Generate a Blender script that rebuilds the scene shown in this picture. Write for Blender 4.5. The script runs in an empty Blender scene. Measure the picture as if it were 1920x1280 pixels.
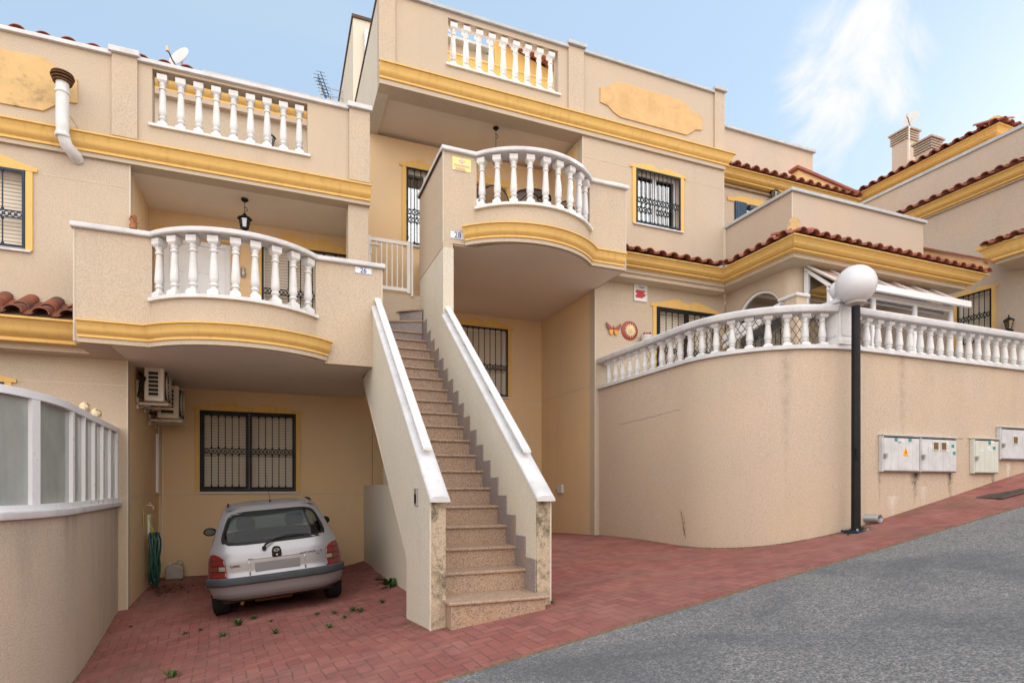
import bpy, bmesh, math, random
import numpy as np
from mathutils import Vector, Matrix
random.seed(7)
C = bpy.context.scene
COL = C.collection
R = math.radians

# ------------------------------------------------------------------ camera
F, CX, HY, CO, SI = 1105.0, 960.0, 912.0, 0.9285, 0.3714
cam_d = bpy.data.cameras.new('camera')
cam = bpy.data.objects.new('camera', cam_d)
COL.objects.link(cam)
cam.location = (0, 0, 0)
cam.rotation_euler = (R(90), 0, -math.atan2(SI, CO))
cam_d.sensor_width = 36
cam_d.lens = 36 * F / 1920
cam_d.shift_y = (HY - 640) / 1920
cam_d.clip_end = 2000
cam_d.clip_start = 0.05
C.camera = cam

# ------------------------------------------------------------------ light
SUN_AZ, SUN_EL = R(74), R(22)       # azimuth from +Y towards +X: behind the houses
EXPOSURE = 2.2
world = bpy.data.worlds.new('World')
C.world = world
world.use_nodes = True
nt = world.node_tree
nt.nodes.clear()
def wn(t, **k):
    n = nt.nodes.new(t)
    for a, b in k.items(): setattr(n, a, b)
    return n
wo = wn('ShaderNodeOutputWorld'); bg = wn('ShaderNodeBackground')
sky = wn('ShaderNodeTexSky', sky_type='NISHITA', sun_disc=False)
sky.sun_elevation = SUN_EL; sky.sun_rotation = SUN_AZ
sky.altitude = 50; sky.air_density = 1.0; sky.dust_density = 0.6; sky.ozone_density = 1.5
bg.inputs[1].default_value = 0.08
tc = wn('ShaderNodeTexCoord')
def wmath(op, a, b=None, c=None):
    n = wn('ShaderNodeMath', operation=op)
    for i, v in enumerate((a, b, c)):
        if v is None: continue
        if isinstance(v, (int, float)): n.inputs[i].default_value = v
        else: nt.links.new(v, n.inputs[i])
    return n.outputs[0]
def wdot(vec):
    n = wn('ShaderNodeVectorMath', operation='DOT_PRODUCT')
    nt.links.new(tc.outputs['Generated'], n.inputs[0]); n.inputs[1].default_value = Vector(vec).normalized()
    return n.outputs['Value']
def noise_w(scale, sx, sy, sz, det=8, rough=.6, dist=.6, rot=(0, 0, 0)):
    m = wn('ShaderNodeMapping'); m.inputs['Scale'].default_value = (sx, sy, sz); m.inputs['Rotation'].default_value = rot
    nt.links.new(tc.outputs['Generated'], m.inputs[0])
    n = wn('ShaderNodeTexNoise'); n.inputs['Scale'].default_value = scale; n.inputs['Detail'].default_value = det
    n.inputs['Roughness'].default_value = rough; n.inputs['Distortion'].default_value = dist
    nt.links.new(m.outputs[0], n.inputs[0]); return n.outputs[0]
def wray(u, v):
    a = (u - CX) / F; b = (HY - v) / F
    return (SI + CO * a, CO - SI * a, b)
def wramp(val, lo, hi):
    n = wn('ShaderNodeMapRange', interpolation_type='SMOOTHSTEP')
    n.inputs[1].default_value = lo; n.inputs[2].default_value = hi
    nt.links.new(val, n.inputs[0]); return n.outputs[0]
nz = noise_w(7, 1.0, 1.0, 1.0, 10, .62, 1.3, (0, .6, .4))
w1 = wramp(wdot(wray(1600, 120)), .990, 1.0)
w2 = wramp(wdot(wray(1570, 225)), .994, .9998)
w3 = wramp(wdot(wray(1690, 190)), .991, .9999)
blob = wmath('MAXIMUM', w1, wmath('MAXIMUM', wmath('MULTIPLY', w2, .8), wmath('MULTIPLY', w3, .25)))
cl = wramp(wmath('ADD', wmath('MULTIPLY', blob, .44), nz), .70, 1.10)
haz = wramp(wmath('ADD', noise_w(2.2, 1, 1, 2.2, 5, .5, .4), 0), .45, .85)
cl2 = wmath('MAXIMUM', cl, wmath('MULTIPLY', haz, .12))
mixc = wn('ShaderNodeMix', data_type='RGBA')
veil = wn('ShaderNodeMix', data_type='RGBA'); veil.inputs[0].default_value = .86      # thin high veil evens the blue out
nt.links.new(sky.outputs[0], veil.inputs[6]); veil.inputs[7].default_value = (1.40, 1.86, 2.36, 1)
nt.links.new(cl2, mixc.inputs[0]); nt.links.new(veil.outputs[2], mixc.inputs[6])
mixc.inputs[7].default_value = (2.75, 2.75, 2.75, 1)
# made-up bright cloud bank in the half of the sky behind the camera (unseen, added as fill for the shaded street front)
fill_bank = wramp(wmath('ADD', wdot((-.15, -1, .10)), wmath('MULTIPLY', noise_w(2.6, 1, 1, 1.6, 6, .6, .5), .5)), .30, .62)
mixb = wn('ShaderNodeMix', data_type='RGBA')
nt.links.new(fill_bank, mixb.inputs[0]); nt.links.new(mixc.outputs[2], mixb.inputs[6]); mixb.inputs[7].default_value = (7.2, 6.9, 6.6, 1)
nt.links.new(mixb.outputs[2], bg.inputs[0]); nt.links.new(bg.outputs[0], wo.inputs[0])

sun_d = bpy.data.lights.new('sun', 'SUN'); sun_d.energy = 5.0; sun_d.angle = R(0.5); sun_d.color = (1, .93, .82)
sun = bpy.data.objects.new('sun', sun_d); COL.objects.link(sun)
sd = Vector((math.sin(SUN_AZ) * math.cos(SUN_EL), math.cos(SUN_AZ) * math.cos(SUN_EL), math.sin(SUN_EL)))
sun.rotation_euler = sd.to_track_quat('Z', 'Y').to_euler()
C.view_settings.view_transform = 'Standard'
C.view_settings.look = 'None'
C.view_settings.exposure = EXPOSURE
C.view_settings.gamma = 1

# ------------------------------------------------------------------ measuring helpers (photo ray meets a real plane)
def ray(u, v):
    a = (u - CX) / F; b = (HY - v) / F
    return (SI + CO * a, CO - SI * a, b)
def PY(u, v, Y):
    r = ray(u, v); t = Y / r[1]; return (r[0] * t, Y, r[2] * t)
def PX(u, v, X):
    r = ray(u, v); t = X / r[0]; return (X, r[1] * t, r[2] * t)

# ------------------------------------------------------------------ materials
def new_mat(name):
    m = bpy.data.materials.new(name); m.use_nodes = True
    n = m.node_tree; b = n.nodes['Principled BSDF']
    return m, n, b
class NB:
    def __init__(s, name):
        s.m, s.t, s.b = new_mat(name)
        s.pos = s.node('ShaderNodeNewGeometry').outputs['Position']
    def node(s, t, **k):
        n = s.t.nodes.new(t)
        for a, b in k.items(): setattr(n, a, b)
        return n
    def link(s, a, b): s.t.links.new(a, b)
    def setin(s, sock, v):
        if isinstance(v, (int, float, tuple)): sock.default_value = v
        else: s.link(v, sock)
    def noise(s, scale, det=4, rough=.5, dist=0, vec=None, sc=None):
        v = vec if vec is not None else s.pos
        if sc is not None:
            m = s.node('ShaderNodeMapping'); m.inputs['Scale'].default_value = sc; s.link(v, m.inputs[0]); v = m.outputs[0]
        n = s.node('ShaderNodeTexNoise'); n.inputs['Scale'].default_value = scale; n.inputs['Detail'].default_value = det
        n.inputs['Roughness'].default_value = rough; n.inputs['Distortion'].default_value = dist
        s.link(v, n.inputs[0]); return n.outputs[0]
    def ramp(s, val, lo, hi, a=0.0, b=1.0):
        n = s.node('ShaderNodeMapRange'); n.inputs[1].default_value = lo; n.inputs[2].default_value = hi
        n.inputs[3].default_value = a; n.inputs[4].default_value = b
        s.link(val, n.inputs[0]); return n.outputs[0]
    def math(s, op, a, b=None, c=None):
        n = s.node('ShaderNodeMath', operation=op)
        for i, v in enumerate((a, b, c)):
            if v is not None: s.setin(n.inputs[i], v)
        return n.outputs[0]
    def mix(s, f, a, b, mode='MIX'):
        n = s.node('ShaderNodeMix', data_type='RGBA', blend_type=mode)
        s.setin(n.inputs[0], f)
        s.setin(n.inputs[6], a if not isinstance(a, tuple) else (*a[:3], 1))
        s.setin(n.inputs[7], b if not isinstance(b, tuple) else (*b[:3], 1))
        return n.outputs[2]
    def bump(s, h, st=.3, dist=.01):
        n = s.node('ShaderNodeBump'); n.inputs['Strength'].default_value = st; n.inputs['Distance'].default_value = dist
        s.link(h, n.inputs['Height']); s.link(n.outputs[0], s.b.inputs['Normal'])
    def fin(s, col=None, rough=.9, spec=.3, metal=0):
        if col is not None: s.setin(s.b.inputs['Base Color'], (*col, 1) if isinstance(col, tuple) and len(col) == 3 else col)
        s.setin(s.b.inputs['Roughness'], rough)
        s.b.inputs['Specular IOR Level'].default_value = spec
        s.b.inputs['Metallic'].default_value = metal
        return s.m

def stucco(name, c, stain=.35, grit=.13, damp=(.30, .26, .21), drip=None, runs=()):
    n = NB(name)
    g = n.noise(95, 3, .7); g2 = n.noise(38, 3, .6)
    big = n.noise(.9, 4, .55)
    streak = n.noise(1.0, 5, .6, .3, sc=(3.2, 3.2, .22))
    dk = tuple(x * (1 - grit * 2.2) for x in c); lt = tuple(min(1, x * (1 + grit)) for x in c)
    col = n.mix(n.ramp(g, .36, .62), dk, lt)
    col = n.mix(n.ramp(g2, .3, .7, 0, .35), col, c)
    col = n.mix(n.ramp(big, .35, .75, 0, .22), col, tuple(x * .78 for x in c))
    patch = n.noise(.45, 3, .5)
    col = n.mix(n.math('MULTIPLY', n.ramp(streak, .5, .78, 0, stain), n.ramp(patch, .42, .62)), col, damp)
    warmp = n.noise(.7, 4, .6, .5)
    col = n.mix(n.ramp(warmp, .45, .7, 0, .35), col, (c[0] * 1.08, c[1] * .98, c[2] * .86))
    if drip:
        sp = n.node('ShaderNodeSeparateXYZ'); n.link(n.pos, sp.inputs[0])
        for (zt, ln, am, colr) in drip:
            lenv = n.noise(1.0, 5, .6, sc=(1.9, 1.9, .15)); fine = n.noise(1.0, 5, .65, .6, sc=(7, 7, 1.3))
            L_ = n.ramp(lenv, .38, .72, .02, 1.0)
            dd = n.math('DIVIDE', n.math('SUBTRACT', zt, sp.outputs[2]), ln)
            f = n.math('SUBTRACT', 1.0, n.math('DIVIDE', dd, n.math('ADD', L_, .02))); f = n.math('MAXIMUM', 0.0, n.math('MINIMUM', 1.0, f))
            f = n.math('MULTIPLY', n.math('MULTIPLY', f, n.ramp(fine, .38, .66, .1, 1)), n.math('MULTIPLY', n.ramp(lenv, .47, .72), am))
            col = n.mix(f, col, colr)
    if runs:
        sp2 = n.node('ShaderNodeSeparateXYZ'); n.link(n.pos, sp2.inputs[0]); rn = n.noise(11, 4, .7, .5)
        for (x0_, z0_, w_, l_, am, colr) in runs:
            dx = n.math('DIVIDE', n.math('ABSOLUTE', n.math('SUBTRACT', sp2.outputs[0], x0_)), w_); dz_ = n.math('DIVIDE', n.math('SUBTRACT', z0_, sp2.outputs[2]), l_)
            f = n.math('MULTIPLY', n.math('MAXIMUM', 0.0, n.math('SUBTRACT', 1.0, n.math('ADD', dx, n.math('MULTIPLY', n.math('ABSOLUTE', dz_), .6)))), n.math('GREATER_THAN', dz_, 0.0))
            f = n.math('MULTIPLY', n.math('MULTIPLY', f, n.ramp(rn, .35, .6, .1, 1)), am)
            col = n.mix(f, col, colr)
    n.bump(n.math('ADD', g, g2), .3, .006)
    return n.fin(col, .93, .2)
M = {}
M['stucco'] = stucco('beige_stucco', (.51, .425, .335), .25)
M['stucco_bounce_tint'] = stucco('bounce_tinted_stucco', (.70, .52, .325), .2)  # beige stucco again, porch bounce light and lifted shade painted into its colour
M['stucco_pink'] = stucco('pinkish_stucco', (.50, .415, .34), .3)
M['stucco_grey'] = stucco('greyed_stucco', (.53, .43, .34), .5, drip=((1.78, 1.0, .42, (.30, .25, .20)),), runs=((8.20, .19, .13, .30, 1.6, (.05, .04, .035)), (8.95, .19, .09, .38, 1.4, (.08, .065, .05)), (7.50, .19, .05, .30, 1.0, (.14, .11, .09)), (9.93, .19, .06, .3, 1.0, (.10, .08, .065)), (7.75, -.12, .16, .30, .7, (.66, .62, .56)), (8.38, .0, .10, .3, .6, (.66, .62, .56)), (10.3, .36, .08, .25, .9, (.7, .68, .65)), (6.15, 1.78, .10, 1.3, .6, (.25, .21, .17)), (7.95, 1.78, .12, 1.5, .5, (.27, .22, .18))))
M['stucco_stained'] = stucco('stained_garden_stucco', (.50, .42, .34), .5, drip=((-.26, 1.2, .9, (.24, .21, .18)),))
M['stucco_pale'] = stucco('pale_stucco', (.60, .56, .48), .22)
M['soffit'] = stucco('soffit_plaster', (.70, .62, .54), .15, .05)
def mossy():
    n = NB('mossy_stucco')
    g = n.noise(80, 3, .7); b = n.noise(5, 5, .7, .4, sc=(1, 1, .6)); b2 = n.noise(18, 4, .7)
    col = n.mix(n.ramp(g, .38, .6), (.34, .27, .20), (.54, .45, .34))
    f = n.math('ADD', n.math('MULTIPLY', b, .6), n.math('MULTIPLY', b2, .4))
    col = n.mix(n.ramp(f, .47, .60, 0, .85), col, (.085, .075, .05))
    n.bump(g, .5, .008)
    return n.fin(col, .95, .2)
M['mossy'] = mossy()
def yellow(name, c=(.68, .45, .155)):
    n = NB(name)
    big = n.noise(1.6, 5, .6); st = n.noise(1, 5, .6, sc=(14, 14, .5)); f = n.noise(24, 3, .6)
    col = n.mix(n.ramp(big, .35, .7, 0, .5), c, (c[0] * .9, c[1] * .86, c[2] * .85))
    col = n.mix(n.ramp(st, .52, .8, 0, .55), col, (c[0] * .66, c[1] * .58, c[2] * .5))
    col = n.mix(n.ramp(f, .62, .8, 0, .45), col, (.45, .33, .16))
    n.bump(n.noise(60, 3), .2, .003)
    return n.fin(col, .8, .25)
M['yellow'] = yellow('yellow_paint')
def panelm(name, c, dirt):
    n = NB(name)
    a = n.noise(3.2, 6, .65, .6); b = n.noise(14, 5, .7); g = n.noise(70, 3)
    col = n.mix(n.ramp(a, .35, .65), c, tuple(x * .84 for x in c))
    f = n.math('ADD', n.math('MULTIPLY', a, .55), n.math('MULTIPLY', b, .45))
    col = n.mix(n.ramp(f, .52, .66, 0, dirt), col, (.26, .2, .13))
    n.bump(n.math('ADD', b, g), .4, .006)
    return n.fin(col, .9, .2)
M['panel_dirty'] = panelm('weathered_ochre_panel', (.62, .43, .21), .8)
M['panel'] = panelm('ochre_panel', (.64, .42, .21), .12)
def plain(name, c, rough=.5, spec=.4, metal=0, var=.12, scale=6, bmp=0):
    n = NB(name)
    a = n.noise(scale, 5, .6); st = n.noise(1, 4, .6, sc=(9, 9, .6))
    col = n.mix(n.ramp(a, .35, .7, 0, 1), c, tuple(x * (1 - var) for x in c))
    col = n.mix(n.ramp(st, .55, .8, 0, var * 2), col, tuple(x * .6 for x in c))
    if bmp: n.bump(n.noise(50, 3), bmp, .003)
    return n.fin(col, n.ramp(a, .3, .7, max(0, rough - .06), min(1, rough + .08)), spec, metal)
M['white'] = plain('white_paint', (.68, .68, .69), .5, .4, 0, .15, 9, .15)
M['coping'] = plain('white_coping', (.63, .63, .65), .55, .35, 0, .2, 4, .15)
M['coping_grey'] = plain('greyed_coping', (.46, .48, .50), .6, .3, 0, .2, 4, .15)
M['pvc'] = plain('white_pvc', (.76, .78, .82), .3, .5, 0, .04)
M['bead'] = plain('corner_bead', (.58, .52, .44), .7, .2, 0, .1)
M['joint'] = plain('joint_strip', (.40, .29, .20), .8, .2, 0, .15)
M['joint_light'] = plain('pale_joint_strip', (.58, .49, .39), .8, .2, 0, .15)
M['black'] = plain('black_iron', (.010, .010, .012), .5, .22, 0, .3)
M['green_iron'] = plain('dark_green_iron', (.010, .018, .024), .5, .25, 0, .3)
M['blue'] = plain('blue_iron', (.012, .035, .075), .5, .3, 0, .3)
M['blue_wood'] = plain('blue_shutter', (.03, .07, .13), .5, .4, 0, .25)
M['grey_metal'] = plain('grey_metal', (.42, .42, .42), .45, .5, .6, .15)
M['rust'] = plain('rusty_cowl', (.16, .08, .04), .9, .2, 0, .5, 30, .4)
M['gate'] = plain('gate_paint', (.70, .68, .66), .45, .4, 0, .06)
M['ac'] = plain('unit_casing', (.70, .66, .58), .5, .4, 0, .12)
M['ac_dark'] = plain('unit_fins', (.035, .03, .028), .7, .3, 0, .3)
M['bracket'] = plain('unit_bracket', (.62, .53, .43), .6, .3, 0, .3, 12)
M['dish'] = plain('dish_paint', (.60, .59, .57), .5, .4, 0, .1)
M['hose'] = plain('green_hose', (.015, .085, .07), .38, .5, 0, .25)
M['strap'] = plain('yellow_green_strap', (.45, .5, .03), .5, .4, 0, .1)
M['jug'] = plain('translucent_jug', (.42, .38, .34), .4, .4, 0, .2)
M['rubber'] = plain('tyre_rubber', (.018, .018, .019), .85, .2, 0, .2, 20)
M['trim'] = plain('dark_bumper_trim', (.045, .052, .062), .6, .35, 0, .2)
M['chrome'] = plain('chrome', (.6, .6, .6), .25, .5, .9, .1)
M['plate'] = plain('grey_plate', (.20, .20, .21), .6, .3, 0, .05)
M['seat'] = plain('seat_cloth', (.045, .05, .055), .9, .2, 0, .2)
M['wood'] = plain('brown_wood', (.33, .16, .07), .6, .3, 0, .3, 9)
M['wicker'] = plain('brown_wicker', (.20, .12, .06), .8, .3, 0, .4, 60, .5)
M['cardbox'] = plain('cabinet_grp', (.60, .61, .64), .5, .35, 0, .2)
M['cardbox2'] = plain('cabinet_green_grey', (.58, .60, .55), .5, .35, 0, .1)
M['teal'] = plain('teal_sticker', (.04, .28, .27), .6, .3)
M['orange'] = plain('orange_sign', (.85, .38, .02), .5, .3)
M['sign_red'] = plain('red_print', (.50, .05, .06), .6, .3)
M['sign_yel'] = plain('yellow_plate', (.74, .70, .28), .5, .3, 0, .1)
M['sign_pink'] = plain('pink_print', (.66, .42, .40), .6, .3)
M['blue_ink'] = plain('blue_glaze', (.02, .06, .28), .35, .5)
M['tilewhite'] = plain('glazed_tile', (.74, .75, .78), .25, .5)
M['cream'] = plain('cream_render', (.70, .50, .27), .9, .2, 0, .15, 1.5)
M['terra_fig'] = plain('terracotta', (.36, .15, .07), .7, .3, 0, .35, 20)
M['rose'] = plain('cream_rose', (.68, .56, .38), .8, .2, 0, .3, 30)
M['weed'] = plain('weed_leaf', (.07, .13, .035), .6, .3, 0, .5, 25)
M['drystem'] = plain('dry_stem', (.17, .12, .08), .9, .2, 0, .4, 30)
M['leaf_dry'] = plain('dry_leaf', (.20, .10, .05), .9, .2, 0, .6, 40)
M['drain'] = plain('drain_iron', (.13, .11, .10), .8, .3, .2, .4, 20)
M['joint_dark'] = plain('dark_gap', (.03, .025, .022), .9, .1)
M['curtain'] = plain('curtain', (.20, .24, .28), .9, .1, 0, .2)  # blue of the sky reflected in the panes put into the curtain colour
M['butter_red'] = plain('ornament_red', (.30, .05, .03), .4, .5, 0, .2)
M['butter_or'] = plain('ornament_orange', (.78, .33, .02), .4, .5, 0, .2)
M['sunface'] = plain('sun_plate_cream', (.78, .65, .40), .5, .4, 0, .3, 40)
M['brick_pale'] = plain('chimney_cap', (.42, .35, .28), .9, .2, 0, .3, 20)
M['coping_dark'] = plain('dark_drip_edge', (.10, .07, .055), .8, .2)
M['mirror'] = plain('mirror_glass', (.06, .08, .10), .1, .5, .9, .1)

def shutterm():
    n = NB('roller_shutter')
    sp = n.node('ShaderNodeSeparateXYZ'); n.link(n.pos, sp.inputs[0])
    fr = n.math('FRACT', n.math('MULTIPLY', sp.outputs[2], 20))
    gap = n.ramp(n.math('ABSOLUTE', n.math('SUBTRACT', fr, .5)), .38, .46)
    col = n.mix(gap, (.66, .60, .50), (.36, .31, .25))
    n.bump(n.math('SUBTRACT', 1, gap), .8, .01)
    return n.fin(col, .55, .35)
M['shutter'] = shutterm()
def tilem(name, c1, c2, c3):
    n = NB(name)
    a = n.noise(7, 5, .6); b = n.noise(2.2, 4, .6); g = n.noise(45, 3, .6)
    col = n.mix(n.ramp(a, .35, .65), c1, c2)
    col = n.mix(n.ramp(b, .5, .7, 0, .7), col, c3)
    col = n.mix(n.ramp(g, .58, .75, 0, .5), col, (.08, .06, .05))
    n.bump(g, .4, .005)
    return n.fin(col, .8, .3)
M['tiles'] = tilem('terracotta_tiles', (.32, .10, .065), (.24, .075, .05), (.30, .13, .09))
M['tiles_dark'] = tilem('weathered_tiles', (.30, .085, .045), (.12, .06, .045), (.07, .055, .05))
def granite(name, base, dark, light):
    n = NB(name)
    v = n.node('ShaderNodeTexVoronoi'); v.inputs['Scale'].default_value = 95; n.link(n.pos, v.inputs[0])
    a = n.noise(70, 4, .7); b = n.noise(2.5, 4, .6)
    h = n.node('ShaderNodeSeparateColor'); n.link(v.outputs['Color'], h.inputs[0])
    col = n.mix(n.ramp(h.outputs[0], .45, .55), base, light)
    col = n.mix(n.ramp(a, .52, .62, 0, .85), col, dark)
    col = n.mix(n.ramp(b, .55, .7, 0, .35), col, (.42, .26, .12))
    return n.fin(col, .55, .4)
M['granite'] = granite('pink_granite', (.34, .235, .175), (.10, .078, .068), (.42, .305, .225))
M['granite_side'] = granite('grey_pink_granite', (.24, .20, .195), (.13, .105, .105), (.29, .25, .245))
def asphalt():
    n = NB('asphalt')
    g = n.noise(62, 4, .8); g2 = n.noise(24, 4, .75); b = n.noise(.8, 5, .6, .6); c = n.noise(.25, 4, .6)
    col = n.mix(n.ramp(g, .41, .60), (.085, .087, .09), (.34, .33, .325))
    col = n.mix(n.ramp(g2, .42, .60, .0, .6), col, (.085, .09, .098))
    col = n.mix(n.ramp(b, .46, .66, 0, .65), col, (.085, .09, .10))
    col = n.mix(n.ramp(c, .5, .7, 0, .3), col, (.30, .28, .27))
    n.bump(n.math('ADD', g, g2), .6, .008)
    return n.fin(col, .9, .3)
M['asphalt'] = asphalt()
def pavers():
    n = NB('red_pavers')
    W = .105
    sp = n.node('ShaderNodeSeparateXYZ'); n.link(n.pos, sp.inputs[0])
    wob = n.noise(1.3, 2); 
    u = n.math('DIVIDE', n.math('ADD', n.math('MULTIPLY', sp.outputs[0], .997), n.math('MULTIPLY', sp.outputs[1], .0772)), W)
    v = n.math('DIVIDE', n.math('SUBTRACT', n.math('MULTIPLY', sp.outputs[1], .997), n.math('MULTIPLY', sp.outputs[0], .0772)), W)
    u = n.math('ADD', u, n.math('MULTIPLY', wob, .5)); 
    fu = n.math('FLOOR', u); fv = n.math('FLOOR', v); xu = n.math('FRACT', u); xv = n.math('FRACT', v)
    m = n.math('FLOORED_MODULO', n.math('SUBTRACT', fu, fv), 4.0)
    def eq(k): return n.math('COMPARE', m, float(k), .1)
    e0, e1, e2, e3 = eq(0), eq(1), eq(2), eq(3)
    hz = n.math('ADD', e0, e1); vt = n.math('ADD', e2, e3)
    big = 9.0
    def gate(d, on): return n.math('ADD', d, n.math('MULTIPLY', n.math('SUBTRACT', 1.0, on), big))
    L = gate(xu, n.math('ADD', vt, e0)); Rr = gate(n.math('SUBTRACT', 1.0, xu), n.math('ADD', vt, e1))
    B = gate(xv, n.math('ADD', hz, e3)); T = gate(n.math('SUBTRACT', 1.0, xv), n.math('ADD', hz, e2))
    d = n.math('MINIMUM', n.math('MINIMUM', L, Rr), n.math('MINIMUM', B, T))
    idu = n.math('SUBTRACT', fu, e1); idv = n.math('SUBTRACT', fv, e2)
    cb = n.node('ShaderNodeCombineXYZ'); n.link(idu, cb.inputs[0]); n.link(idv, cb.inputs[1]); n.link(hz, cb.inputs[2])
    wnn = n.node('ShaderNodeTexWhiteNoise'); n.link(cb.outputs[0], wnn.inputs[0])
    g = n.noise(110, 3, .7); b1 = n.noise(.9, 5, .6, .5); b2 = n.noise(3.5, 4, .6)
    col = n.mix(wnn.outputs['Value'], (.21, .068, .06), (.285, .105, .092))
    col = n.mix(n.ramp(g, .4, .65, 0, .3), col, (.40, .18, .15))
    col = n.mix(n.ramp(b1, .48, .68, 0, .5), col, (.33, .17, .145))
    col = n.mix(n.ramp(b2, .50, .70, 0, .5), col, (.12, .055, .045))
    col = n.mix(n.ramp(n.noise(.55, 5, .65, .8), .5, .66, 0, .5), col, (.17, .10, .08))
    jn = n.math('MULTIPLY', n.math('SUBTRACT', 1.0, n.ramp(d, .02, .065)), n.ramp(n.noise(1.6, 4, .7), .38, .58, .12, .9))
    col = n.mix(jn, col, (.10, .062, .05))
    n.bump(n.math('ADD', n.ramp(d, .0, .08), n.math('MULTIPLY', g, .2)), .5, .006)
    return n.fin(col, .85, .3)
M['pavers'] = pavers()
def glass(name, tint=(.5, .55, .6), mixf=.35, rough=.02, ior=1.5):
    m, t, b = new_mat(name)
    t.nodes.clear()
    o = t.nodes.new('ShaderNodeOutputMaterial'); mx = t.nodes.new('ShaderNodeMixShader')
    tr = t.nodes.new('ShaderNodeBsdfTransparent'); gl = t.nodes.new('ShaderNodeBsdfGlossy')
    fr = t.nodes.new('ShaderNodeFresnel'); fr.inputs[0].default_value = ior
    mr = t.nodes.new('ShaderNodeMapRange'); mr.inputs[1].default_value = 0; mr.inputs[2].default_value = 1
    mr.inputs[3].default_value = mixf; mr.inputs[4].default_value = 1
    gl.inputs['Roughness'].default_value = rough; gl.inputs['Color'].default_value = (.9, .92, .95, 1)
    tr.inputs[0].default_value = (*tint, 1)
    t.links.new(fr.outputs[0], mr.inputs[0]); t.links.new(mr.outputs[0], mx.inputs[0])
    t.links.new(tr.outputs[0], mx.inputs[1]); t.links.new(gl.outputs[0], mx.inputs[2]); t.links.new(mx.outputs[0], o.inputs[0])
    return m
M['glass'] = glass('window_glass', (.45, .5, .52), .35)
M['glass_sun'] = glass('conservatory_glass', (.5, .52, .5), .55)
M['glass_frost'] = glass('frosted_glass', (.55, .57, .55), .22, .12)
M['pane_grey'] = plain('obscured_glass', (.36, .39, .38), .12, .5, 0, .35, 1.2)
M['car_glass'] = glass('car_glass', (.36, .50, .60), .0, .02, ior=1.38)
M['roof_glass'] = plain('roof_sheet', (.55, .42, .34), .3, .5, 0, .12)
def globem():
    n = NB('opal_globe'); n.b.inputs['Subsurface Weight'].default_value = .15
    return n.fin(n.mix(n.ramp(n.noise(4, 3), .4, .7, 0, .3), (.62, .63, .66), (.52, .53, .56)), .32, .5)
M['globe'] = globem()
def carpaint():
    n = NB('silver_paint')
    f = n.noise(400, 2); d = n.noise(3, 5, .6)
    col = n.mix(n.ramp(f, .4, .6), (.25, .255, .28), (.33, .33, .36))
    col = n.mix(n.ramp(d, .5, .75, 0, .25), col, (.24, .23, .22))
    n.b.inputs['Coat Weight'].default_value = .5; n.b.inputs['Coat Roughness'].default_value = .12
    return n.fin(col, .36, .5, .4)
M['car'] = carpaint()
def lampm(name, c):
    n = NB(name); n.b.inputs['Coat Weight'].default_value = .8
    sp = n.node('ShaderNodeSeparateXYZ'); n.link(n.pos, sp.inputs[0])
    fr = n.math('FRACT', n.math('MULTIPLY', sp.outputs[2], 60))
    return n.fin(n.mix(n.ramp(fr, .4, .6), c, tuple(x * .6 for x in c)), .2, .6)
M['lamp_red'] = lampm('red_lens', (.17, .004, .006)); M['lamp_amber'] = lampm('amber_lens', (.13, .025, .01)); M['lamp_clear'] = lampm('clear_lens', (.28, .26, .22))

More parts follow.
